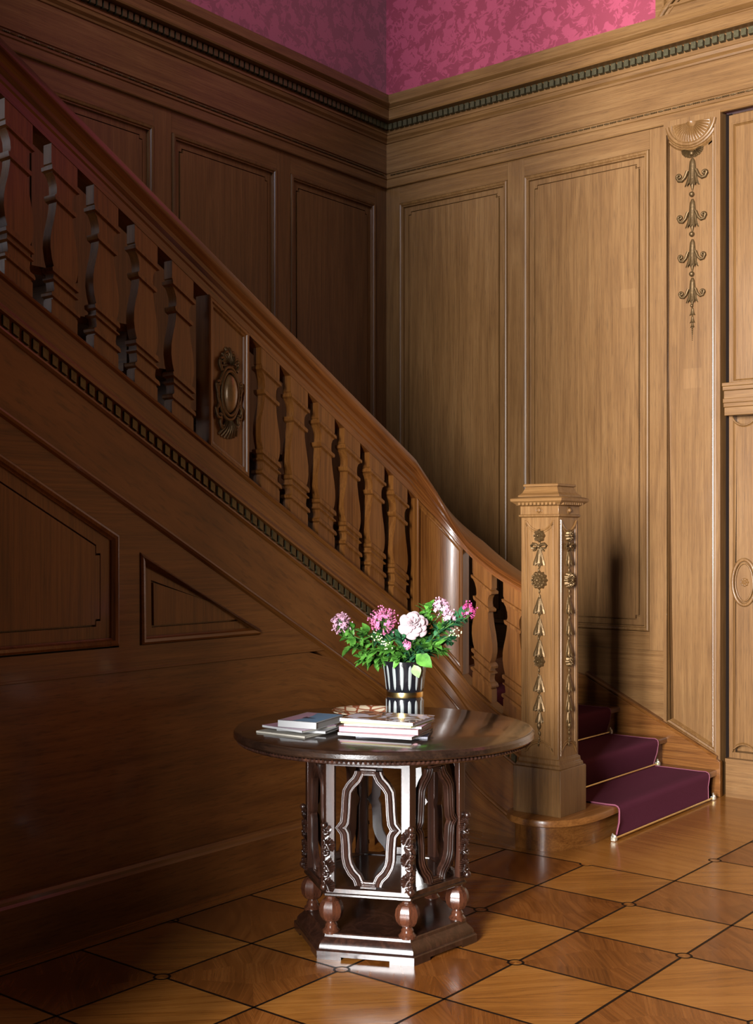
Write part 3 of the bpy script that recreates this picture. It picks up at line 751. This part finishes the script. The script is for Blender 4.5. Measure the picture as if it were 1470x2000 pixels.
for za, zb2 in ((.716, .788), (.232, .256)):
    mb = MB()
    n = 6
    V = [(x, y, z) for z in (za, zb2) for ring in (H0, H1) for x, y in ring]
    F = []
    for k in range(6):
        k2 = (k + 1) % 6
        F += [(k, k2, 12 + k2, 12 + k), (6 + k2, 6 + k, 18 + k, 18 + k2), (12 + k, 12 + k2, 18 + k2, 18 + k), (k2, k, 6 + k, 6 + k2)]
    mb.add(V, F)
    obj('frame_rail', mb, tabZ, tbl, bevel=.002)
mb = MB(); mb.prism(hx(RP + .006), [(.003, .226), (0, .229), (0, .236), (.006, .240), (.01, .243)]); mb.prism(hx(RP - .02), [(0, .240), (0, .252)]); obj('shelf', mb, tabX, tbl, 30)
def facing(k):
    """local frame of side k: origin mid-side, u along, n outward"""
    a, b = H0[k], H0[(k + 1) % 6]; m_ = ((a[0] + b[0]) / 2, (a[1] + b[1]) / 2)
    u = Vector((b[0] - a[0], b[1] - a[1])).normalized(); nrm = Vector((u.y, -u.x))
    if nrm.dot(Vector((m_[0] - TX, m_[1] - TY))) < 0: nrm = -nrm
    return m_, u, nrm
halfc = [(-.034, .700), (-.036, .688), (-.046, .668), (-.068, .645), (-.082, .622), (-.085, .590), (-.087, .545), (-.091, .505), (-.098, .493), (-.110, .483), (-.098, .473), (-.091, .461), (-.087, .42), (-.085, .370), (-.079, .345), (-.064, .318), (-.044, .298), (-.036, .280), (-.034, .268)]
ridge = [(-.0195, 0), (-.0195, .005), (-.017, .008), (-.014, .008), (-.012, .004), (-.009, .004), (-.0075, .010), (-.0045, .012), (-.0015, .008), (0, .007), (.0015, .008), (.0045, .012), (.0075, .010), (.009, .004), (.012, .004), (.014, .008), (.017, .008), (.0195, .005), (.0195, 0), (.0195, -.014), (-.0195, -.014)]
for k in range(6):
    m_, u, nrm = facing(k)
    T = lambda a, v, h: (m_[0] + u.x * a + nrm.x * (h - .014), m_[1] + u.y * a + nrm.y * (h - .014), v)
    mb = MB()
    for sx in (-1, 1):
        C_ = [(sx * a, b) for a, b in halfc]; R_ = []
        for i, p in enumerate(C_):
            p0 = Vector(C_[max(0, i - 1)]); p1 = Vector(C_[min(len(C_) - 1, i + 1)]); d = (p1 - p0).normalized(); nn = Vector((-d.y, d.x))
            if i in (0, len(C_) - 1): nn = Vector((1, 0)) * (1 if nn.x > 0 else -1)
            if i == 9: nn = Vector((0, 1)) if False else nn
            R_.append([T(p[0] + nn.x * o, p[1] + nn.y * o, h) for o, h in ridge])
        mb.loft(R_)
    for v, sg in ((.697, 1), (.272, -1)):
        mb.loft([[T(a, v + o * .7, h * .9) for o, h in ridge] for a in (-.03, .03)])
    obj('tracery', mb, tabZ, tbl, 35)
for k in range(6):
    x, y = H0[k]; r = Vector((x - TX, y - TY)).normalized(); t1 = Vector((-r.y, r.x))
    mb = MB()
    # corner post, two faces meeting at the hexagon's angle
    (ma, ua, na), (mc, uc, nc) = facing(k - 1), facing(k)
    pa_ = Vector((x, y)); A1 = pa_ - ua * .034; C1 = pa_ + uc * .034
    i0 = pa_ - r * .034
    pol = [tuple(A1 - na * 0), tuple(pa_), tuple(C1), tuple(C1 - nc * .024), tuple(i0), tuple(A1 - na * .024)]
    mb.loft([[(a, b, z) for a, b in pol] for z in (.250, .720)]); post = obj('post', mb, tabZ, tbl, bevel=.0015)
    mb = MB()
    PT = lambda a, v, h: (x + t1.x * a + r.x * (h + .001), y + t1.y * a + r.y * (h + .001), v)
    rn = random.Random(k)
    def PTw(a, v, h):  # wrap round the corner
        d = abs(a) * .55; return (x + t1.x * a * .85 + r.x * (h - d), y + t1.y * a * .85 + r.y * (h - d), v)
    mb.grid(lambda a, b: PTw(lerp(-.020, .020, a) * (1 + .25 * math.sin(b * 26)), lerp(.492, .256, b), .0055 + .004 * math.sin(a * PI) + .0025 * math.sin(b * 60 + a * 9)), 10, 40)
    for v, s in ((.468, 1), (.428, -1), (.388, 1), (.348, -1), (.308, 1), (.275, -1)):
        spiral(mb, PTw, [(-s * .020, v - .026), (-s * .012, v - .010), (s * .004, v + .006), (s * .018, v + .004)], .0075, .0045, -s * 5.4, 16, .015, .010, 0 if s > 0 else PI)
        for q in range(4):
            fan(mb, PTw, -s * .006, v - .012, .032, 90 + s * (15 + 36 * q) - 17, 90 + s * (15 + 36 * q) + 17, 2, .017)
    for v, r_ in ((.494, .013), (.262, .015)): mb.ball(PTw(0, v, .010), r_, 10)
    obj('carved_foliage', mb, tabZ, post, 60)
    mb = MB(); bx, by = x - r.x * .030, y - r.y * .030
    lob = lambda a, z: 1 + .025 * abs(math.sin(a * 4))
    mb.lathe([(.020, .080), (.033, .082), (.034, .092), (.028, .098), (.024, .104), (.024, .112), (.020, .118), (.016, .126)], (bx, by, 0), 24)
    mb.lathe([(.016, .122), (.032, .130), (.043, .146), (.0475, .168), (.044, .190), (.034, .206), (.020, .214), (.018, .218), (.022, .222), (.026, .228), (.026, .234)], (bx, by, 0), 8)
    obj('ball_foot', mb, ballm, tbl, 25)
mb = MB(); mb.prism(hx(.372), [(0, .012), (0, .030), (.004, .034), (.010, .036), (.012, .048), (.020, .060), (.030, .068), (.036, .074), (.038, .084), (.042, .088), (.048, .088)]); plinth = obj('plinth', mb, tabZ, tbl, 25)
mb = MB(); HB = hx(.371); HI = hx(.30)
for k in range(6):
    p, q, o1 = Vector(HB[k]), Vector(HB[k - 1]), Vector(HB[(k + 1) % 6]); c0 = Vector(HI[k])
    a = p.lerp(q, .25); b = p.lerp(o1, .25)
    pol = [tuple(p), tuple(b), tuple(c0), tuple(a)]
    mb = MB(); mb.loft([[(u, v, z) for u, v in pol] for z in (0, .0125)]); obj('plinth_foot', mb, tabZ, tbl)

# ------------------------------------------------------------------ things on the table
ZTOP = .8305
white = plain('paper_white', (.29, .285, .27), .6); cream = plain('paper_cream', (.29, .265, .22), .6)
def stripes(name, cols, scale=6, rough=.25, kind='noise'):
    m, nt, b = nmat(name); L = nt.links.new; N = nt.nodes.new
    tc = N('ShaderNodeTexCoord'); n = N('ShaderNodeTexNoise'); n.inputs['Scale'].default_value = scale; n.inputs['Detail'].default_value = 1.5; n.inputs['Distortion'].default_value = .8
    L(tc.outputs['Object'], n.inputs['Vector']); cr = N('ShaderNodeValToRGB'); cr.color_ramp.interpolation = 'CONSTANT'
    e = cr.color_ramp.elements; e[0].position = 0; e[0].color = (*cols[0], 1); e[1].position = .36; e[1].color = (*cols[1], 1)
    for i, c in enumerate(cols[2:]): q = e.new(.46 + .07 * i); q.color = (*c, 1)
    L(n.outputs[0], cr.inputs[0]); L(cr.outputs[0], b.inputs['Base Color']); b.inputs['Roughness'].default_value = rough; b.inputs['Coat Weight'].default_value = .6
    return m
def book(name, label, cat, FL, ang, w, d, z0, th, cover, spine, pages=white, group=None, cth=.0015, art=None):
    """FL front-left corner, ang degrees of the front edge, spine toward the viewer"""
    c, s = math.cos(math.radians(ang)), math.sin(math.radians(ang))
    P = lambda a, b, z: (FL[0] + c * a - s * b, FL[1] + s * a + c * b, z)
    t = thing(name, P(w / 2, d / 2, z0), label, cat, group)
    def bx(mb, a0, a1, b0, b1, za, zb_):
        mb.add([P(a0, b0, za), P(a1, b0, za), P(a1, b1, za), P(a0, b1, za), P(a0, b0, zb_), P(a1, b0, zb_), P(a1, b1, zb_), P(a0, b1, zb_)],
               [(0, 3, 2, 1), (4, 5, 6, 7), (0, 1, 5, 4), (1, 2, 6, 5), (2, 3, 7, 6), (3, 0, 4, 7)])
    mb = MB(); bx(mb, .002, w - .003, .002, d - .003, z0 + cth, z0 + th - cth); obj('page_block', mb, pages, t)
    mb = MB(); bx(mb, 0, w, 0, d, z0, z0 + cth); mb.cur = 1; bx(mb, 0, w, 0, d, z0 + th - cth, z0 + th); mb.cur = 0; bx(mb, 0, w, 0, .0015, z0, z0 + th)
    obj('cover', mb, [spine, cover], t, bevel=.0004)
    if art: art(t, P, z0 + th)
    return P
W_ = plain('spine_white', (.30, .30, .30), .4, coat=.3); PK = plain('spine_pink', (.38, .14, .165), .45, coat=.2); YL = plain('spine_yellow', (.72, .70, .18), .4); LI = plain('cover_lilac', (.55, .33, .45), .35, coat=.4)
BL = plain('cover_sky_blue', (.10, .30, .50), .3, coat=.6); MV = plain('cover_mauve', (.42, .26, .36), .4, coat=.4); NV = plain('cover_ink', (.03, .03, .05), .4)
photo = stripes('cover_photograph', [(.62, .60, .66), (.55, .52, .60), (.30, .16, .08), (.08, .05, .05), (.45, .2, .12), (.6, .6, .6)], 14)
# left pile
z = ZTOP
book('magazine', 'open-looking cream booklet at the lowest left corner of the small pile', 'magazine', (2.330, -3.790), 4, .235, .20, z, .008, cream, cream, cream); z1 = z + .0085
book('magazine', 'thin white magazine under the small pile, jutting out to the right', 'magazine', (2.395, -3.745), 16, .205, .22, z1, .010, W_, W_); z1 += .0105
book('magazine', 'pale folded magazine jutting out left beneath the blue book', 'magazine', (2.338, -3.765), -3, .215, .19, z1, .009, MV, W_, cream); z1 += .0095
def art_blue(t, P, z):
    mb = MB(); q = lambda pts, dz: mb.add([P(a, b, z + dz) for a, b in pts], [tuple(range(len(pts)))])
    q([(.006, .006), (.159, .006), (.159, .224), (.006, .224)], .0003); o = obj('cover_picture', mb, BL, t)
    mb = MB(); mb.add([P(a, b, z + .0006) for a, b in ((.006, .006), (.058, .006), (.075, .09), (.070, .15), (.052, .224), (.006, .224))], [(0, 1, 2, 3, 4, 5)]); obj('cover_picture', mb, MV, t)
    mb = MB(); mb.add([P(a, b, z + .0008) for a, b in ((.060, .075), (.100, .085), (.112, .095), (.075, .105), (.060, .12))], [(0, 1, 2, 3, 4)]); obj('cover_picture', mb, NV, t)
book('paperback_book', 'blue and mauve covered book on top of the small left pile', 'book', (2.420, -3.765), 13, .165, .23, z1, .026, W_, W_, art=art_blue)
# right pile
g = None; z = ZTOP
book('magazine', 'dark-edged magazine at the bottom right, sticking out from under the tall pile', 'magazine', (2.700, -3.640), 30, .27, .20, z, .009, NV, NV, cream); z += .0095
book('magazine', 'white magazine low in the tall pile, just beneath the pink one', 'magazine', (2.650, -3.685), 16, .295, .21, z, .011, W_, W_); z += .0115
book('magazine', 'thick magazine with pale pink spine in the tall pile', 'magazine', (2.648, -3.675), 22, .305, .215, z, .020, PK, PK, plain('paper_grey', (.52, .47, .50), .6)); z += .0205
book('magazine', 'lilac-covered magazine with white spine above the pink one', 'magazine', (2.655, -3.655), 22, .300, .21, z, .009, LI, W_, plain('paper_lilac', (.6, .45, .52), .6)); z += .0095
book('magazine', 'magazine with yellow spine second from the top of the tall pile', 'magazine', (2.640, -3.655), 12, .290, .205, z, .006, YL, YL); z += .0065
book('magazine', 'glossy magazine with photographic cover topping the tall pile', 'magazine', (2.638, -3.660), 13, .300, .21, z, .013, photo, W_, plain('paper_mauve_edge', (.42, .36, .42), .5))
# dish
dm, nt, b_ = nmat('petal_glaze'); L = nt.links.new; N = nt.nodes.new
tc = N('ShaderNodeTexCoord'); vo = N('ShaderNodeTexVoronoi'); vo.feature = 'DISTANCE_TO_EDGE'; vo.inputs['Scale'].default_value = 22; L(tc.outputs['Object'], vo.inputs['Vector'])
cr = N('ShaderNodeValToRGB'); e_ = cr.color_ramp.elements; e_[0].position = .06; e_[0].color = (.28, .08, .04, 1); e_[1].position = .12; e_[1].color = (.72, .60, .42, 1)
L(vo.outputs['Distance'], cr.inputs[0]); L(cr.outputs[0], b_.inputs['Base Color']); b_.inputs['Roughness'].default_value = .15; b_.inputs['Coat Weight'].default_value = .6
DX, DY = 2.455, -3.275
t = thing('shallow_dish', (DX, DY, ZTOP), 'shallow cream dish with brown scale pattern behind the magazines', 'dish')
mb = MB(); mb.lathe([(.001, .0), (.055, .0), (.060, .004), (.115, .030), (.140, .0385), (.141, .042), (.137, .042), (.110, .034), (.055, .010), (.001, .008)], (DX, DY, ZTOP), 64); obj('bowl', mb, dm, t, 40)

# vase
VX, VY = 2.585, -3.185
t = thing('vase', (VX, VY, ZTOP), 'black vase cut with white vertical flutes and banded in brass', 'vase')
vb = plain('black_glass', (.006, .006, .008), .06, coat=.8); vw = plain('white_cut_flute', (.21, .225, .22), .25, coat=.5)
VP = [(0, .074), (.010, .077), (.085, .077), (.098, .074), (.104, .070), (.116, .070), (.122, .074), (.135, .077), (.180, .082), (.215, .087), (.240, .091), (.246, .092)]
mb = MB(); mb.lathe([(.001, 0)] + [(r, z) for z, r in VP] + [(.088, .247), (.084, .236), (.074, .15), (.05, .12), (.001, .11)], (VX, VY, ZTOP), 72); obj('body', mb, vb, t, 40)
mb = MB(); mb.lathe([(.0695, .100), (.076, .100), (.0765, .104), (.0765, .117), (.076, .121), (.0695, .121)], (VX, VY, ZTOP), 64, cap=False); obj('brass_band', mb, brass, t, 40)
def vr(z): return interp(VP, z)
for lo, hi in ((.010, .090), (.130, .232)):
    mb = MB()
    for k in range(16):
        a0 = (k + .3) / 16 * 2 * PI
        def fn(a, b):
            z = lerp(lo, hi, b); half = .0068 * math.sqrt(max(0, 1 - (2 * b - 1) ** 4)) * (1 if lo < .1 else lerp(.75, 1.15, b)); th = a0 + (2 * a - 1) * half / vr(z)
            r = vr(z) + .0012 * (1 - (2 * a - 1) ** 2) + .0003
            return (VX + r * math.cos(th), VY + r * math.sin(th), ZTOP + z)
        mb.grid(fn, 4, 14)
    obj('flute', mb, vw, t, 60)

# bouquet
CD = (-math.sin(.6714), math.cos(.6714)); CR = (math.cos(.6714), math.sin(.6714))
def bq(du, dz, dd=0): # metres right of the vase, above the table, away from the viewer
    return Vector((VX + CR[0] * du + CD[0] * dd, VY + CR[1] * du + CD[1] * dd, ZTOP + dz))
def leafmat(name, a, b_):
    m, nt, b = nmat(name); L = nt.links.new; N = nt.nodes.new
    tc = N('ShaderNodeTexCoord'); n = N('ShaderNodeTexNoise'); n.inputs['Scale'].default_value = 28; n.inputs['Detail'].default_value = 3; L(tc.outputs['Object'], n.inputs['Vector'])
    cr = N('ShaderNodeValToRGB'); e = cr.color_ramp.elements; e[0].position = .35; e[0].color = (*a, 1); e[1].position = .65; e[1].color = (*b_, 1)
    L(n.outputs[0], cr.inputs[0]); L(cr.outputs[0], b.inputs['Base Color']); b.inputs['Roughness'].default_value = .38
    b.inputs['Subsurface Weight'].default_value = 0
    return m
lf1 = leafmat('leaf_bright', (.03, .11, .012), (.09, .25, .035)); lf2 = leafmat('leaf_dark', (.012, .055, .022), (.03, .12, .045)); lf3 = leafmat('leaf_pale', (.12, .23, .07), (.24, .36, .15))
stem_m = plain('green_stem', (.05, .12, .02), .5)
def leaf(mb, p, d, up, ln, wd, bend=.3, fold=.35):
    d = d.normalized(); side = d.cross(up)
    if side.length < .05: side = d.cross(Vector((1, 0, 0)))
    side.normalize(); nrm = side.cross(d).normalized()
    W = [(0, .05), (.15, .55), (.35, .98), (.55, .92), (.78, .55), (1, .0)]
    V = []; 
    for t_, w in W:
        c = p + d * ln * t_ - nrm * bend * ln * t_ * t_
        for q in (-1, 0, 1): V.append(c + side * q * w * wd / 2 + nrm * (fold * abs(q) * w * wd / 2))
    mb.add(V, [(3 * i + j, 3 * i + j + 1, 3 * i + j + 4, 3 * i + j + 3) for i in range(5) for j in range(2)])
def curve(a, b, sag, n=10):
    c = (a + b) / 2 + sag; return [a * (1 - t_) ** 2 + c * 2 * t_ * (1 - t_) + b * t_ ** 2 for t_ in [i / n for i in range(n + 1)]]
rb = random.Random(21)
def rv(): return Vector((rb.uniform(-1, 1), rb.uniform(-1, 1), rb.uniform(-.6, 1)))
def stem_thing(name, tip, label, cat, group, root=None, r=.0022):
    mouth = bq(rb.uniform(-.035, .035), .225, rb.uniform(-.03, .03))
    t = thing(name, tuple(mouth), label, cat, group)
    foot = bq(rb.uniform(-.02, .02), .135, rb.uniform(-.02, .02))
    pts = [foot] + curve(mouth, tip, Vector((0, 0, .03)), 10)
    mb = MB(); mb.tube(pts, r, 6); obj('stem', mb, stem_m, t)
    return t, pts
greens = [(-.245, .34, .0, lf1), (-.215, .30, -.05, lf1), (-.235, .385, .02, lf1), (-.150, .34, .04, lf2), (-.175, .255, -.03, lf1), (-.115, .29, -.07, lf1), (-.09, .355, .03, lf2), (-.05, .29, -.08, lf1), (-.02, .34, -.02, lf2), (-.03, .26, -.09, lf1),
          (.03, .31, .06, lf2), (.09, .36, .02, lf1), (.11, .42, .0, lf1), (.125, .31, -.06, lf1), (.16, .38, .03, lf1), (.19, .33, -.02, lf2), (.20, .40, .0, lf2), (.235, .42, .03, lf2), (.07, .27, -.07, lf2), (.15, .28, .0, lf1), (.10, .46, .03, lf1), (-.14, .24, .02, lf1)]
where = ['far left tip of the bouquet', 'lower left edge of the bouquet', 'upper left under the pale pink cluster', 'left middle of the bouquet', 'low left over the dish', 'below the bright pink cluster', 'behind the bright pink cluster',
         'front left above the vase rim', 'centre under the rose', 'low at the front of the vase rim', 'back of the bouquet behind the rose', 'just right of the rose', 'upper right beside the rose', 'front right of the rose', 'right middle of the bouquet',
         'low right edge of the bouquet', 'upper right below the pink cluster', 'far right tip of the bouquet', 'right of the vase rim', 'lower right behind the big leaf', 'highest point right of the rose', 'low at the back left']
for (du, dz, dd, lm), wh in zip(greens, where):
    tip = bq(du, dz, dd); kind = {lf1: 'bright green', lf2: 'dark green', lf3: 'pale green'}[lm]
    t, pts = stem_thing('leafy_stem', tip, kind + ' leafy stem at the ' + wh, 'foliage', 'leafy stems in the vase')
    mb = MB()
    for q in range(38):
        i = rb.choice([3, 4, 5, 6, 7, 8, 8, 9, 9, 10, 10, 11]); p = pts[i]; ax_ = (pts[min(11, i + 1)] - pts[i - 1]).normalized()
        d = (ax_ * .6 + rv()).normalized(); sz = rb.uniform(.030, .058)
        leaf(mb, p + rv() * .006, d, Vector((0, 0, 1)) + rv() * .5, sz, sz * rb.uniform(.45, .68), rb.uniform(0, .5))
    obj('leaves', mb, lm, t, 60)
# two broad hanging leaves at the rim
for (du, dz, L_, w, dirv, lab) in ((.045, .268, .085, .062, (.35, -.25), 'broad glossy leaf arching over the right of the vase rim'), (.035, .225, .055, .042, (.25, -.6), 'smaller broad leaf hanging down the vase side')):
    tip = bq(du, dz + .01, -.085)
    t, pts = stem_thing('broad_leaf', tip, lab, 'foliage', None)
    d = Vector((CR[0] * dirv[0] - CD[0] * .25, CR[1] * dirv[0] - CD[1] * .25, dirv[1])); nrm = Vector((-CD[0], -CD[1], .5))
    mb = MB(); leaf(mb, tip, d, nrm, L_, w, .15, .12); obj('blade', mb, lf1 if L_ > .06 else lf3, t, 60)
pk = [plain('petal_pink', (.55, .14, .27), .5, var=.25, bscale=90), plain('petal_pale_pink', (.62, .33, .44), .5, var=.2, bscale=90), plain('petal_deep_pink', (.45, .05, .18), .5, var=.2, bscale=90)]
def floret(mb, c, d, r):
    d = d.normalized(); a = d.cross(Vector((.2, .3, .93))).normalized(); b = d.cross(a)
    ph = rb.uniform(0, 1.2)
    for k in range(4):
        th = ph + k * PI / 2; o = a * math.cos(th) + b * math.sin(th); s_ = a * -math.sin(th) + b * math.cos(th)
        mb.add([c, c + o * r * .55 + s_ * r * .42 + d * r * .15, c + o * r + d * r * .05, c + o * r * .55 - s_ * r * .42 + d * r * .15], [(0, 1, 2, 3)])
    mb.tube([c - d * r * 1.6, c], [r * .12, r * .25], 5)
clusters = [(-.262, .398, .0, .042, 1, 48, 'pale pink cluster of tiny flowers at the far left of the bouquet'), (-.088, .410, -.02, .055, 0, 75, 'bright pink flower cluster between the left side and the rose'),
            (.008, .318, -.10, .018, 0, 12, 'small pink blossom spray below the rose, low at the front'), (.150, .462, .02, .038, 1, 34, 'pink flower spray at the top right, standing tallest'), (.185, .425, .0, .030, 1, 16, 'loose pale pink spray just below the tallest one'),
            (.262, .448, .03, .034, 2, 20, 'deep pink flower spray at the far right tip')]
for du, dz, dd, R0, ci, n, lab in clusters:
    c = bq(du, dz, dd)
    t, pts = stem_thing('pink_flower_cluster', c - Vector((0, 0, R0 * .8)), lab, 'flower', 'pink flower clusters in the vase')
    mb = MB(); mb2 = MB()
    for q in range(int(n * 1.5)):
        v = Vector((rb.gauss(0, 1), rb.gauss(0, 1), rb.gauss(.35, .9))).normalized(); p = c + v * R0 * rb.uniform(.65, 1.05)
        floret(mb, p, v + Vector((0, 0, .3)), rb.uniform(.0078, .0108)); mb2.tube([c - Vector((0, 0, R0 * .7)), p - v * .004], .0006, 4)
        if q % 4 == 0: mb.ball(c + v * R0 * 1.15, .0036, 6)
    obj('blossoms', mb, pk[ci], t, 60); obj('flower_stalks', mb2, stem_m, t)
for du, dz, dd, lab in ((-.115, .345, -.09, 'tiny cream bud spray under the bright pink cluster'), (-.075, .315, -.11, 'tiny cream bud spray low at the front left'), (.205, .36, -.06, 'tiny cream bud spray at the right')):
    c = bq(du, dz, dd); t, pts = stem_thing('bud_spray', c, lab, 'flower', 'cream bud sprays in the vase'); mb = MB()
    for q in range(16): mb.ball(c + rv() * .022, .0032, 6)
    obj('buds', mb, plain('bud_cream', (.62, .62, .38), .5), t)
# rose
rc = bq(.033, .402, -.075)
t, pts = stem_thing('rose', rc - Vector((0, 0, .03)), 'large pale pink rose at the centre of the bouquet', 'flower', None, r=.003)
rm = plain('petal_blush', (.40, .27, .29), .55, var=.10, bscale=30, sheen=.3)
mb = MB(); axis = Vector((-CD[0], -CD[1], .55)).normalized(); ua = axis.cross(Vector((0, 0, 1))).normalized(); va = axis.cross(ua)
lay = [(.010, 3, .030, .95), (.018, 4, .034, .8), (.027, 5, .036, .65), (.037, 5, .036, .48), (.046, 6, .033, .3), (.054, 6, .028, .12)]
for li, (R0, n, hgt, cup) in enumerate(lay):
    for k in range(n):
        th0 = k / n * 2 * PI + li * .7; sp_ = 2 * PI / n * .75
        def fn(a, b):
            th = th0 + (a - .5) * 2 * sp_ * .62 * math.sin(PI * (.18 + .64 * b)) ** .6
            r = lerp(.004, R0, b ** .8) + .004 * math.sin(PI * a) * b + (.006 * (b ** 4) if li > 2 else -.001)
            h = hgt * (b * cup - .55 * (1 - cup) * b * b) - .010 * (1 - cup) - .004 * abs(2 * a - 1) ** 2 * b
            return rc + ua * r * math.cos(th) + va * r * math.sin(th) + axis * h
        mb.grid(fn, 8, 7)
ro = obj('petals', mb, rm, t, 80)
md = ro.modifiers.new('thickness', 'SOLIDIFY'); md.thickness = .0007
mb = MB()
for k in range(5): a = k * 2 * PI / 5; leaf(mb, rc - axis * .018, ua * math.cos(a) + va * math.sin(a) - axis * .2, axis, .035, .012)
obj('sepals', mb, lf1, t)

# ------------------------------------------------------------------ light
def area(name, loc, size, sy, energy, col, rot, spread=180):
    l = bpy.data.lights.new(name, 'AREA'); l.shape = 'RECTANGLE'; l.size = size; l.size_y = sy; l.energy = energy; l.color = col; l.spread = math.radians(spread)
    o = bpy.data.objects.new(name, l); o.location = loc; o.rotation_euler = rot; COL.objects.link(o); return o
DAY = (.985, .985, .985)
FWD = (math.radians(90), 0, math.radians(0))   # an area light looks along -Z; +90 about X faces +Y
area('window_light', (4.78, -12, 2.95), .62, 3.5, 690, DAY, FWD, 80)
area('window_light', (5.88, -12, 2.95), .85, 3.5, 680, DAY, FWD, 80)
area('landing_window_light', (.10, -6.1, 3.6), 1.3, 2.2, 50, (.72, .84, 1.0), (math.radians(90), 0, math.radians(-50)))
area('wallpaper_fill_light', (1.75, -5.0, 5.9), .7, .9, 26, (.74, .80, 1.0), (math.radians(84), 0, math.radians(24)), 75)  # unseen fill light added to brighten the left wallpaper
w = bpy.data.worlds.new('world'); S.world = w; w.use_nodes = True
bg = w.node_tree.nodes['Background']; bg.inputs[0].default_value = (.62, .70, .85, 1); bg.inputs[1].default_value = .012

# ------------------------------------------------------------------ camera
cam = bpy.data.cameras.new('camera'); co = bpy.data.objects.new('camera', cam); COL.objects.link(co)
cam.sensor_fit = 'VERTICAL'; cam.sensor_height = 36; cam.sensor_width = 36; cam.lens = 36 * 2368.3 / 2000
cam.shift_y = 54 / 2000
co.location = (5.58, -7.14, 1.57); co.rotation_euler = (math.radians(90), 0, .6714)
S.camera = co
S.cycles.diffuse_bounces = 1
S.view_settings.view_transform = 'Standard'; S.view_settings.look = 'None'; S.view_settings.exposure = 0; S.view_settings.gamma = 1
S.view_settings.use_curve_mapping = False
